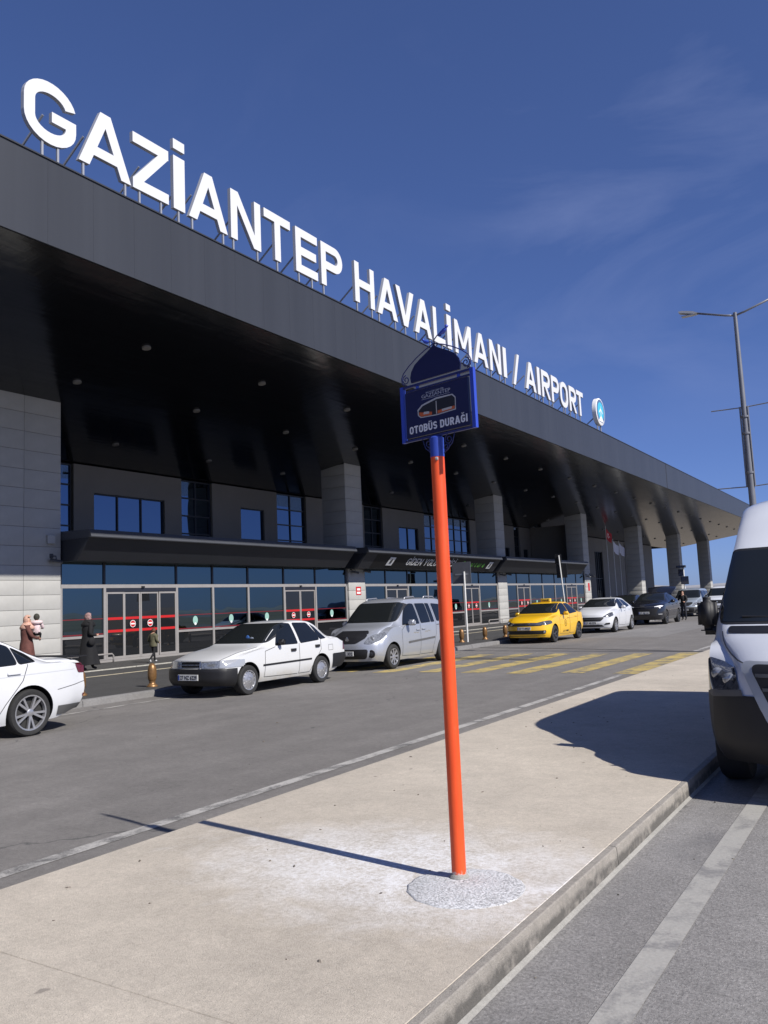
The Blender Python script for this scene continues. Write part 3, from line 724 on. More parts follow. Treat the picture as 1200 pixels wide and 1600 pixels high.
# fixtures on the stone
bpart(MB().box(-22.799, -22.785, 33.52, 33.95, 2.18, 2.58), 'fire_notice', M_RED)
bpart(MB().box(-22.784, -22.782, 33.60, 33.87, 2.40, 2.50), 'notice_print', M_WHITE)
bpart(MB().box(-22.784, -22.782, 33.58, 33.89, 2.23, 2.33), 'notice_print', M_WHITE)
bpart(MB().box(-22.799, -22.785, 68.4, 68.8, 2.10, 2.75), 'fire_notice', M_RED)
M_GBOX = mat('grey_plastic', (.42, .42, .41), .6)
bpart(MB().cbox(-22.80, -22.70, 16.28, 16.55, 4.0, 4.28, .02), 'junction_box', M_GBOX)
def cctv(y, z, x=-22.8):
    b = MB(); b.box(x, x+.05, y-.05, y+.05, z-.07, z+.07); b.tube([(x+.04, y, z), (x+.22, y+.02, z-.02), (x+.24, y+.02, z-.12)], .02, 8); b.tube([(x+.10, y-.10, z-.13), (x+.36, y+.16, z-.22)], .055, 10)
    bpart(b, 'cctv_camera', M_DARKP2, smooth=False)
cctv(16.45, 3.62); cctv(33.15, 3.45); cctv(34.2, 3.50); cctv(50.5, 3.45); cctv(51.5, 3.5); cctv(68.0, 3.45); cctv(69.0, 3.5)
# recessed ceiling lights in the soffit
M_LRIM = mat('pale_light_rim', (.20, .195, .185), .5); M_LDARK = mat('lamp_cup', (.02, .02, .022), .3)
ru = math.atan(1.10/7.7)
rim = MB().lathe([(.085, 0), (.125, 0), (.130, -.02), (.128, -.055), (.118, -.06), (.085, -.05)], 20)
rim0 = None
for ix, x in enumerate((-17.95, -21.05, -25.4)):
    for k in range(-5, 22):
        y = 16.1+5.08*k
        if y < CBEG+1 or y > CEND-1 or (x < -22 and 8 < y < 17): continue
        if rim0 is None:
            rim0 = rim.build('ceiling_light', M_LRIM, bld, smooth=True, angle=50); rim0.rotation_euler = (0, -ru, 0); rim0.location = (x-BO.x, y-BO.y, sof(x))
            cup0 = MB().lathe([(.0, -.012), (.086, -.012), (.086, -.03)], 16).build('lamp_cup', M_LDARK, rim0)
        else:
            o = copy_obj(rim0, bld, (x-BO.x, y-BO.y, sof(x))); c = copy_obj(cup0, o)

# ------------------------------------------------------------------ roof sign
sgn = empty('roof_sign', (FX, 30, 11.7))
tag(sgn, 'huge white channel letters reading GAZİANTEP HAVALİMANI / AIRPORT standing along the canopy edge', 'sign')
SO = Vector((FX, 30, 11.7))
M_LET = mat('white_letter_face', (.60, .61, .63), .45, noise=(.8, .02)); M_LSIDE = mat('grey_letter_return', (.36, .37, .40), .5); M_POST = mat('galvanised_steel', (.33, .34, .36), .45, metal=.3)
LET = [('G', 10.22, 11.55), ('A', 11.62, 13.14), ('Z', 13.20, 14.37), ('İ', 14.54, 14.94), ('A', 15.08, 16.56), ('N', 16.70, 17.98), ('T', 18.14, 19.38), ('E', 19.64, 20.77), ('P', 20.97, 22.18),
       ('H', 22.92, 24.16), ('A', 24.34, 25.74), ('V', 25.66, 27.00), ('A', 27.02, 28.38), ('L', 28.54, 29.52), ('İ', 29.72, 30.10), ('M', 30.42, 31.98), ('A', 32.22, 33.66), ('N', 33.88, 35.10), ('I', 35.38, 35.75),
       ('/', 36.50, 37.36), ('A', 38.06, 39.44), ('I', 39.66, 40.02), ('R', 40.26, 41.46), ('P', 41.68, 42.84), ('O', 43.0, 44.22), ('R', 44.46, 45.62), ('T', 45.70, 46.86)]
for c, a, b in LET:
    zb, hh, dep = 12.10, 1.46, .11
    if c == '/': zb, hh = 11.98, 1.62
    w, v, f = glyph_mesh(c, .185, round((b-a)/hh, 3))
    pts = [(p[0]*hh, p[1]*hh) for p in v]
    vs, fs = extrude_tris(pts, f, dep)
    fm = frame_map(Vector((FX-.13, a, zb))-SO, (0, 1, 0), (0, 0, 1), (1, 0, 0))
    me = bpy.data.meshes.new('letter'); me.from_pydata([fm(p) for p in vs], [], fs); me.update()
    o = fin('letter', me, [M_LET, M_LSIDE], sgn); o['label'] = f'white letter {c}'
    for p in me.polygons:
        if p.normal.x < .5: p.material_index = 1
    feet = {'T': (.5,), 'V': (.5,), 'P': (.12,), 'A': (.10, .90), 'R': (.12, .88), 'N': (.10, .90), 'M': (.10, .90), 'H': (.12, .88), 'E': (.15, .75), 'L': (.15, .75), 'Z': (.2, .8), 'G': (.36, .66), 'O': (.38, .62), '/': (.15,)}.get(c, (.5,))
    for q_ in feet:
        yy = a+q_*(b-a)
        MB().box(FX-.10-SO.x, FX-.05-SO.x, yy-.025-SO.y, yy+.025-SO.y, 0.03, zb+.02-SO.z).build('post', M_POST, o)
        if q_ == feet[0]:
            MB().tube([Vector((FX-.18, yy+.1, zb+.72))-SO, Vector((FX-1.55, yy-.05, 11.66))-SO], .03, 6).build('brace', M_POST, o)
# round emblem
M_TURQ = mat('turquoise_emblem', (.06, .44, .62), .45); M_RINGW = mat('emblem_white', (.74, .74, .74), .45)
ecy, ecz, er = 49.75, 12.93, .86
eo = Vector((FX-.16, ecy, ecz))-SO
emb = MB().lathe([(0, -.02), (er*.98, -.02), (er, .0), (er, .24), (er*.97, .26), (0, .26)], 40, axis='x', center=eo).build('emblem', M_RINGW, sgn, angle=40)
emb['label'] = 'round white and turquoise airport emblem'
def emb_poly(name, polys, off, m, d=.006):
    V, F = union_tris(polys); vs, fs = extrude_tris(V, F, d); fm = frame_map(eo+Vector((.26+off, 0, 0)), (0, 1, 0), (0, 0, 1), (1, 0, 0)); mesh_obj(name, [fm(p) for p in vs], fs, m, emb)
emb_poly('emblem_disc', [circle_poly(0, .04, er*.66, n=32)], .001, M_TURQ)
emb_poly('emblem_mark', [[(-.06, -.45), (.06, -.45), (.03, .2), (0, .38), (-.03, .2)], [(-.34, -.12), (0, .10), (.34, -.12), (.34, -.03), (0, .22), (-.34, -.03)], [(-.5, -.62), (.5, -.62), (.06, -.28), (-.06, -.28)]], .008, M_RINGW)
mk = []
for k in range(30):
    a0 = R(-60+300*k/30); a1 = a0+R(6)
    mk.append([(er*r_*math.cos(t), er*r_*math.sin(t)) for r_, t in ((.78, a0), (.90, a0), (.90, a1), (.78, a1))])
emb_poly('emblem_ring_print', [q[::-1] for q in mk], .002, mat('emblem_print', (.10, .16, .28), .5), .003)
for d in (-.32, .32): MB().box(FX-.10-SO.x, FX-.04-SO.x, ecy+d-.05-SO.y, ecy+d+.05-SO.y, .03, ecz-er*.90-SO.z).build('post', M_POST, emb)
MB().tube([Vector((FX-.18, ecy-.1, 12.7))-SO, Vector((FX-1.3, ecy-.6, 11.66))-SO], .04, 6).build('brace', M_POST, emb)
# ================================================================== VEHICLES
def paint(name, col, metal=0.0, rough=.32):
    m = mat(name, col, rough, metal=metal, coat=.8, noise=(2.0, .03)); return m
M_PWHITE = paint('white_car_paint', (.60, .61, .625)); M_PWHITE2 = paint('aged_white_paint', (.56, .565, .565), rough=.4); M_PSILV = paint('silver_car_paint', (.40, .42, .46), .45, .34)
M_PYEL = paint('taxi_yellow_paint', (.80, .46, .012)); M_PBLACK = paint('black_car_paint', (.010, .011, .016), rough=.2); M_PGREY = paint('blue_grey_van_paint', (.33, .37, .41), .35, .36)
M_PVAN = paint('white_van_paint', (.62, .64, .68), rough=.35)
# road dirt on the lower body of the old sedan
g = G(M_PWHITE2); sx = g.nt.nodes.new('ShaderNodeSeparateXYZ'); g.link(g.tc.outputs['Object'], sx.inputs[0])
dz = g.math('MULTIPLY', g.rng(sx.outputs[2], .24, .46, 1, 0), g.rng(g.noise(5, 6, .7, vec=g.tc.outputs['Object']), .32, .66)); g.color(g.mix(g.math('MULTIPLY', dz, .75), (.56, .565, .565), (.42, .38, .30)))
M_CGLASS = mat('dark_car_glass', (.008, .010, .012), .03, ior=1.55); M_WSCREEN = mat('windscreen_glass', (.012, .014, .015), .03, ior=1.5)
M_TYRE = mat('tyre_rubber', (.018, .018, .018), .8, noise=(40, .2)); M_RIM = mat('silver_wheel', (.45, .45, .46), .32, metal=.7); M_RIMD = mat('dark_alloy', (.10, .10, .105), .35, metal=.6)
M_WSHADE = mat('wheel_shadow', (.02, .02, .02), .7)
M_BPLAS = mat('black_bumper_plastic', (.009, .009, .0105), .55, noise=(6, .2)); M_GPLAS = mat('grey_trim', (.09, .09, .09), .55)
M_CHROME = mat('chrome_trim', (.62, .63, .65), .16, metal=.9); M_LAMP = mat('headlamp_lens', (.24, .25, .265), .12, metal=.35, coat=1.0, noise=(26, .5)); M_LAMPW = mat('clear_lamp', (.42, .43, .44), .15, metal=.3, coat=1.0)
M_LAMPD = mat('smoked_lamp', (.10, .105, .115), .12, metal=.4, coat=1.0, noise=(22, .6)); M_TAIL = mat('tail_lamp_red', (.10, .005, .010), .2, coat=1.0); M_SEAM = mat('panel_gap', (.03, .03, .032), .7)
M_ORANGEL = mat('amber_lens', (.42, .17, .04), .25, coat=1.0); M_PLATE = mat('number_plate', (.62, .62, .60), .5); M_INK = mat('black_print', (.012, .012, .014), .6); M_PBLUE = mat('plate_blue', (.02, .06, .32), .5)
M_DRL = mat('bright_lamp', (.78, .80, .82), .2, coat=1.0)

def pchip(pts):
    xs = [p[0] for p in pts]; ys = [p[1] for p in pts]; n = len(xs)
    h = [xs[i+1]-xs[i] for i in range(n-1)]; d = [(ys[i+1]-ys[i])/h[i] for i in range(n-1)]; m = [0.0]*n
    m[0], m[-1] = d[0], d[-1]
    for i in range(1, n-1):
        if d[i-1]*d[i] > 0:
            w1, w2 = 2*h[i]+h[i-1], h[i]+2*h[i-1]; m[i] = (w1+w2)/(w1/d[i-1]+w2/d[i])
    def f(x):
        if x <= xs[0]: return ys[0]
        if x >= xs[-1]: return ys[-1]
        i = 0
        while x > xs[i+1]: i += 1
        t = (x-xs[i])/h[i]; a = t*t*(3-2*t); b = t*(t-1)**2; c = t*t*(t-1)
        return ys[i]*(1-a)+ys[i+1]*a+h[i]*(b*m[i]+c*m[i+1])
    return f

class Car:
    """x: 0 at the nose, grows rearwards; y: across; z: up"""
    def __init__(s, name, label, cat, L, zt, zb, w, wt, z0, paint, nose=((0, 0),), tail=((0, 0),), plan=.16, planr=.10, crown=.06, fade=.8, group=None, tuck=.10, ns=84, bulge=.012):
        s.L = L; s.paint = paint; s.root = empty(name)
        tag(s.root, label, cat, group)
        s.zt, s.zb, s.w, s.wt, s.z0 = map(pchip, (zt, zb, w, wt, z0)); s.nose, s.tail = pchip(nose), pchip(tail)
        xs = sorted(set([round(L*i/ns, 4) for i in range(ns+1)]))
        rings = []
        for x in xs:
            Z0, W, ZB, ZT, WT = s.z0(x), s.w(x), s.zb(x), s.zt(x), s.wt(x)
            cr = min(crown, max(ZT-ZB-.012, .012)); ze = ZT-cr
            ZB = min(ZB, ze-.004); WB = W-.018; pts = []
            for t in (0, .33, .66): pts.append((t*.82*W, Z0))
            for i in range(17):
                t = i/16; pts.append((W*(1-tuck*(1-t)**5)-.018*t**3-.0*t, Z0+(ZB-Z0)*t))
            for i in range(1, 9):
                t = i/8; pts.append((WB+(WT-WB)*t+bulge*math.sin(math.pi*t)*min(1, (ze-ZB)*4), ZB+(ze-ZB)*t))
            for i in range(1, 11):
                th = math.pi/2*i/10; pts.append((WT*math.cos(th)**.72 if i < 10 else 0.0, ze+cr*math.sin(th)**.80))
            rings.append(pts)
        n = len(rings[0]); full = []
        for pts in rings: full.append(pts+[(-y, z) for y, z in pts[-2:0:-1]])
        N = len(full[0]); vs = []; fs = []
        def deform(x, y, z, W):
            ff = max(0.0, 1-x/fade); ff = ff*ff*(3-2*ff); fr = max(0.0, 1-(L-x)/fade); fr = fr*fr*(3-2*fr); q = abs(y)/W
            return (x+ff*(plan*q**2.6+s.nose(z))-fr*(planr*q**2.6+s.tail(z)), y, z)
        for x, pts in zip(xs, full):
            W = s.w(x)
            for y, z in pts: vs.append(deform(x, y, z, W))
        for i in range(len(xs)-1):
            for k in range(N): fs.append((i*N+k, i*N+(k+1) % N, (i+1)*N+(k+1) % N, (i+1)*N+k))
        for end in (0, len(xs)-1):      # end caps: shrink the ring to its mid height
            x = xs[end]; pts = full[end]; W = s.w(x); zc = (min(p[1] for p in pts)+max(p[1] for p in pts))/2; base = end*N
            K = 7
            for j in range(1, K):
                k = 1-j/K; b2 = len(vs)
                for y, z in pts: vs.append(deform(x, y*k, zc+(z-zc)*k, W))
                for q in range(N):
                    f = (base+q, b2+q, b2+(q+1) % N, base+(q+1) % N); fs.append(f if end == 0 else f[::-1])
                base = b2
            c = len(vs); vs.append(deform(x, 0, zc, W))
            for q in range(N): f = (base+q, c, base+(q+1) % N); fs.append(f if end == 0 else f[::-1])
        me = bpy.data.meshes.new('body'); me.from_pydata(vs, [], fs); me.update()
        s.bm = bmesh.new(); s.bm.from_mesh(me); bmesh.ops.recalc_face_normals(s.bm, faces=s.bm.faces); s.bm.to_mesh(me)
        s.V = np.array([v.co[:] for v in s.bm.verts])
        s.body = fin('body', me, [paint, M_BPLAS], s.root, smooth=True); me.set_sharp_from_angle(angle=R(38))
    # --- patches of the body surface cut by convex polygons
    def patch(s, name, poly, view, m, off=.004, parent=None, side=None, xr=None, build=True, push=None):
        """view 'side': poly in (x,z); 'front'/'rear': (y,z); 'top': (x,y)"""
        ia, ib = {'side': (0, 2), 'front': (1, 2), 'rear': (1, 2), 'top': (0, 1)}[view]
        area = sum(poly[i][0]*poly[(i+1) % len(poly)][1]-poly[(i+1) % len(poly)][0]*poly[i][1] for i in range(len(poly)))
        if area < 0: poly = poly[::-1]
        a0, a1 = min(p[0] for p in poly), max(p[0] for p in poly); b0, b1 = min(p[1] for p in poly), max(p[1] for p in poly)
        nb = bmesh.new(); vm = {}
        for f in s.bm.faces:
            cs = [v.co for v in f.verts]
            if max(c[ia] for c in cs) < a0 or min(c[ia] for c in cs) > a1 or max(c[ib] for c in cs) < b0 or min(c[ib] for c in cs) > b1: continue
            nrm = f.normal
            if view == 'side' and nrm.y*side < .12: continue
            if view == 'front' and (nrm.x > -.05 or f.calc_center_median().x > s.L*.55): continue
            if view == 'rear' and (nrm.x < .05 or f.calc_center_median().x < s.L*.45): continue
            if view == 'top' and nrm.z < .05: continue
            if xr and not (xr[0] <= f.calc_center_median().x <= xr[1]): continue
            for v in f.verts:
                if v.index not in vm: vm[v.index] = nb.verts.new(v.co)
            try: nb.faces.new([vm[v.index] for v in f.verts])
            except ValueError: pass
        n = len(poly)
        for i in range(n):
            p, q = poly[i], poly[(i+1) % n]; d = (q[0]-p[0], q[1]-p[1])
            if abs(d[0])+abs(d[1]) < 1e-7: continue
            co = [0, 0, 0]; no = [0, 0, 0]; co[ia], co[ib] = p; no[ia], no[ib] = d[1], -d[0]
            bmesh.ops.bisect_plane(nb, geom=nb.verts[:]+nb.edges[:]+nb.faces[:], plane_co=co, plane_no=no, clear_outer=True, dist=1e-6)
        bmesh.ops.recalc_face_normals(nb, faces=nb.faces); nb.normal_update()
        if nb.faces:
            ref = {'side': Vector((0, side or 1, 0)), 'front': Vector((-1, 0, 0)), 'rear': Vector((1, 0, 0)), 'top': Vector((0, 0, 1))}[view]
            if sum((f.normal.dot(ref)*f.calc_area() for f in nb.faces)) < 0: bmesh.ops.reverse_faces(nb, faces=nb.faces); nb.normal_update()
        for v in nb.verts: v.co = v.co+v.normal*off+(Vector(push) if push else Vector((0, 0, 0)))
        if not build: return nb
        o = bm_obj(name, nb, m, parent or s.root, smooth=True, angle=50)
        if m in (M_CGLASS, M_WSCREEN) and off > .003:       # black rubber surround
            cx, cy = sum(p[0] for p in poly)/len(poly), sum(p[1] for p in poly)/len(poly); big = []
            for p in poly:
                d = Vector((p[0]-cx, p[1]-cy)); big.append((p[0]+d.normalized().x*.016, p[1]+d.normalized().y*.016))
            s.patch('window_seal', big, view, M_INK, .0015, o, side=side, xr=xr)
        return o
    def both(s, name, poly, m, off=.004, parent=None):
        return [s.patch(name, poly, 'side', m, off, parent, side=sd) for sd in (-1, 1)]
    def pair(s, name, poly, view, m, off=.004, parent=None, xr=None):
        out = [s.patch(name, poly, view, m, off, parent, xr=xr)]
        q = [(-p[0], p[1]) for p in poly] if view != 'top' else [(p[0], -p[1]) for p in poly]
        out.append(s.patch(name, q, view, m, off, parent, xr=xr)); return out
    def seam(s, pts, view='side', wd=.011, sides=(-1, 1), off=.0025, name='panel_gap', m=None, closed=False):
        P = list(pts)+([pts[0]] if closed else [])
        for sd in sides:
            mb = MB()
            for a, b in zip(P[:-1], P[1:]):
                d = Vector((b[0]-a[0], b[1]-a[1])); n = Vector((-d.y, d.x)).normalized()*wd/2
                q = [(a[0]-n.x, a[1]-n.y), (b[0]-n.x, b[1]-n.y), (b[0]+n.x, b[1]+n.y), (a[0]+n.x, a[1]+n.y)]
                nb = s.patch('', q, view, None, off, side=sd, build=False); mb.bm(nb)
            if mb.f: mb.build(name, m or M_SEAM, s.root)
    def at(s, a, b, view='side', side=-1):
        """surface point under a 2D position"""
        from mathutils.bvhtree import BVHTree
        if not hasattr(s, 'bvh'): s.bvh = BVHTree.FromBMesh(s.bm)
        if view == 'side': o, d = Vector((a, side*3, b)), Vector((0, -side, 0))
        elif view == 'front': o, d = Vector((-3, a, b)), Vector((1, 0, 0))
        elif view == 'rear': o, d = Vector((s.L+3, a, b)), Vector((-1, 0, 0))
        else: o, d = Vector((a, b, 5)), Vector((0, 0, -1))
        h = s.bvh.ray_cast(o, d); return h[0] if h[0] is not None else o+d*3
    def shell(s, name, m, planes, off=.015, parent=None):
        """part of the body surface bounded by planes [(co, no)], pushed outwards: bumpers, claddings"""
        nb = s.bm.copy()
        for co, no in planes: bmesh.ops.bisect_plane(nb, geom=nb.verts[:]+nb.edges[:]+nb.faces[:], plane_co=co, plane_no=no, clear_outer=True, dist=1e-6)
        nb.normal_update()
        for v in nb.verts: v.co += v.normal*off
        return bm_obj(name, nb, m, parent or s.root, smooth=True, angle=45)
    def wheels(s, xs, track, r, width, rim_r, style, mrim, arch=None, spokes=5):
        arch = arch or r*1.14
        for x in xs:
            for sd in (-1, 1):
                cut = MB(); seg = 40; yo, yi = sd*(track+.35), sd*(track-width-.06)
                cut.lathe([(arch, min(yo, yi)), (arch, max(yo, yi))], seg, axis='y', center=(x, 0, r+.012))
                cu = cut.build('cut', M_BPLAS)
                bm = bmesh.new(); bm.from_mesh(cu.data); bmesh.ops.recalc_face_normals(bm, faces=bm.faces); bm.to_mesh(cu.data); bm.free()
                md = s.body.modifiers.new('b', 'BOOLEAN'); md.object = cu; md.operation = 'DIFFERENCE'; md.solver = 'EXACT'
                try: md.material_mode = 'TRANSFER'
                except Exception: pass
                dg = bpy.context.evaluated_depsgraph_get(); dg.update()
                me = bpy.data.meshes.new_from_object(s.body.evaluated_get(dg)); s.body.modifiers.clear()
                old = s.body.data; s.body.data = me; me.name = 'body'; bpy.data.meshes.remove(old); cm = cu.data; bpy.data.objects.remove(cu); bpy.data.meshes.remove(cm)
        first = None
        for x in xs:
            for sd in (-1, 1):
                if first is None:
                    h = width/2
                    prof = [(rim_r*.96, -h*.9), (rim_r*1.02, -h), (r*.93, -h*.98), (r*.985, -h*.8), (r, -h*.5), (r, h*.5), (r*.985, h*.8), (r*.93, h*.98), (rim_r*1.02, h), (rim_r*.96, h*.9)]
                    ty = MB().lathe(prof, 36, axis='y', caps=False).build('wheel', M_TYRE, s.root, smooth=True, angle=45)
                    rb = MB()
                    rb.lathe([(rim_r*1.01, -h*.96), (rim_r*1.0, -h*.99), (rim_r*.93, -h*.97), (rim_r*.90, -h*.55)], 32, axis='y', caps=False)
                    if style == 'cap':
                        rb.lathe([(rim_r*.90, -h*.6), (rim_r*.6, -h*.98), (rim_r*.24, -h*1.02), (rim_r*.2, -h*1.08), (0.0, -h*1.09)], 32, axis='y', caps=False)
                        for k in range(spokes):
                            a = 2*math.pi*k/spokes; c, q = math.cos(a), math.sin(a); n = Vector((-q, 0, c))*rim_r*.045
                            p0, p1 = Vector((c, 0, q))*rim_r*.28, Vector((c, 0, q))*rim_r*.90
                            e0, e1 = Vector((0, -h*1.10, 0)), Vector((0, -h*.80, 0))
                            rb.add([p0-n+e0, p0+n+e0, p1+n*1.5+e1, p1-n*1.5+e1, p0-n+e0*.9, p0+n+e0*.9, p1+n+e1*.8, p1-n+e1*.8], [(0, 1, 2, 3), (0, 4, 5, 1), (1, 5, 6, 2), (2, 6, 7, 3), (3, 7, 4, 0)])
                    else:
                        rb.lathe([(rim_r*.22, -h*.55), (rim_r*.22, -h*.82), (rim_r*.16, -h*.90), (0, -h*.90)], 20, axis='y', caps=False)
                        for k in range(spokes):
                            for dd in ((-.13, .13) if style == 'double' else (0,)):
                                a = 2*math.pi*k/spokes+.3; a1 = a+dd*1.55; wd = rim_r*(.055 if style == 'double' else .11)
                                p0 = Vector((math.cos(a+dd*.6), 0, math.sin(a+dd*.6)))*rim_r*.18; p1 = Vector((math.cos(a1), 0, math.sin(a1)))*rim_r*.94
                                n = Vector((-(p1-p0).z, 0, (p1-p0).x)).normalized()*wd; e0, e1 = Vector((0, -h*.84, 0)), Vector((0, -h*.92, 0)); bk = Vector((0, h*.35, 0))
                                rb.add([p0-n+e0, p0+n+e0, p1+n*1.15+e1, p1-n*1.15+e1, p0-n+e0+bk, p0+n+e0+bk, p1+n+e1+bk, p1-n+e1+bk], [(0, 1, 2, 3), (0, 4, 5, 1), (1, 5, 6, 2), (2, 6, 7, 3), (3, 7, 4, 0)])
                    rim = rb.build('rim', mrim, ty, angle=40)
                    back = MB().lathe([(rim_r*.97, -h*.30), (0.0, -h*.30)], 24, axis='y', caps=False).build('wheel_shade_disc', M_WSHADE, ty)  # plain dark disc stands in for the shade behind the spokes
                    first = (ty, [rim, back]); o = ty
                else:
                    o = copy_obj(first[0], s.root)
                    for ch in first[1]: copy_obj(ch, o)
                o.location = (x, sd*(track-width/2), r); o.rotation_euler = (0, random.uniform(0, 1.2), 0 if sd < 0 else math.pi)
    def mirror(s, x, z, m, size=(.10, .20, .15), side=(-1, 1), out=.12, arm=M_BPLAS):
        for sd in side:
            p = s.at(x, z, 'side', sd); sx, sy, sz = size
            b = MB(); c = Vector((p.x+.02, p.y+sd*out, z+.03)); bm = bmesh.new(); bmesh.ops.create_cube(bm, size=1)
            for v in bm.verts:
                k = .82 if v.co.x < 0 else 1.0
                v.co = Vector((c.x+v.co.x*sx, c.y+v.co.y*sy*k, c.z+v.co.z*sz*k))
            bmesh.ops.bevel(bm, geom=bm.edges[:], offset=min(size)*.28, segments=3, affect='EDGES'); b.bm(bm)
            o = b.build('wing_mirror', m, s.root, smooth=True, angle=60)
            MB().box(c.x+sx*.5+.001, c.x+sx*.5+.004, c.y-sy*.38, c.y+sy*.38, c.z-sz*.36, c.z+sz*.36).build('mirror_glass', M_CGLASS, o)
            MB().tube([(p.x, p.y-sd*.02, z-.01), (c.x, c.y-sd*sy*.35, c.z-sz*.28)], .022, 8).build('mirror_arm', arm, o)
    def handle(s, x, z, m, ln=.15, side=(-1, 1), h=.03):
        for sd in side:
            p = s.at(x, z, 'side', sd); MB().cbox(x-ln/2, x+ln/2, p.y+sd*.004-(.03 if sd > 0 else .0), p.y+sd*.004+(.03 if sd < 0 else .0)+0, z-h/2, z+h/2, .006)
            y0, y1 = sorted((p.y-sd*.01, p.y+sd*.028)); MB().cbox(x-ln/2, x+ln/2, y0, y1, z-h/2, z+h/2, .006).build('door_handle', m, s.root, angle=40)
    def plate(s, z, text, y=0.0, wd=.52, ht=.112, rear=False, off=0.0):
        p = s.at(y, z, 'rear' if rear else 'front'); sg = 1 if rear else -1; p = p+Vector((sg*off, 0, 0))
        x0, x1 = sorted((p.x+sg*.004, p.x+sg*.018)); yy = 1 if rear else -1
        o = MB().cbox(x0, x1, y-wd/2, y+wd/2, z-ht/2, z+ht/2, .004).build('number_plate', M_PLATE, s.root)
        xf = p.x+sg*.0185
        fm = frame_map((xf, y-yy*wd/2, z), (0, yy, 0), (0, 0, 1), (sg, 0, 0))
        mesh_obj('plate_strip', [fm(q) for q in ((.006, -ht*.44, .001), (.045, -ht*.44, .001), (.045, ht*.44, .001), (.006, ht*.44, .001))], [(0, 1, 2, 3)], M_PBLUE, o)
        font_obj('plate_number', text, frame_map((xf, y-yy*(wd/2-.06), z-ht*.31), (0, yy, 0), (0, 0, 1), (sg, 0, 0)), ht*.92, M_INK, o, width=wd-.09, offset=.002)
    def place(s, left_x, wheel_x, y, rz=0.0, scale=1.0, track=.75):
        """left_x: world X of the road-side wheels, y: world Y of the front axle"""
        s.root.rotation_euler = (0, 0, math.pi/2+rz); s.root.scale = (scale,)*3
        c = Vector((left_x-track*scale, y, 0)); d = Vector((-math.sin(rz), math.cos(rz), 0)); s.root.location = c-d*wheel_x*scale
        s.bm.free(); s.bm = None

def rpoly(pts, r, n=4):
    """round the corners of a convex polygon"""
    out = []; N = len(pts)
    for i in range(N):
        p = Vector(pts[i]); a = Vector(pts[i-1])-p; b = Vector(pts[(i+1) % N])-p
        rr = min(r[i] if isinstance(r, (list, tuple)) else r, a.length*.45, b.length*.45)
        if rr < 1e-4: out.append(tuple(p)); continue
        A, B = p+a.normalized()*rr, p+b.normalized()*rr
        for k in range(n+1):
            t = k/n; out.append(tuple(A*(1-t)**2+p*2*t*(1-t)+B*t*t))
    return out

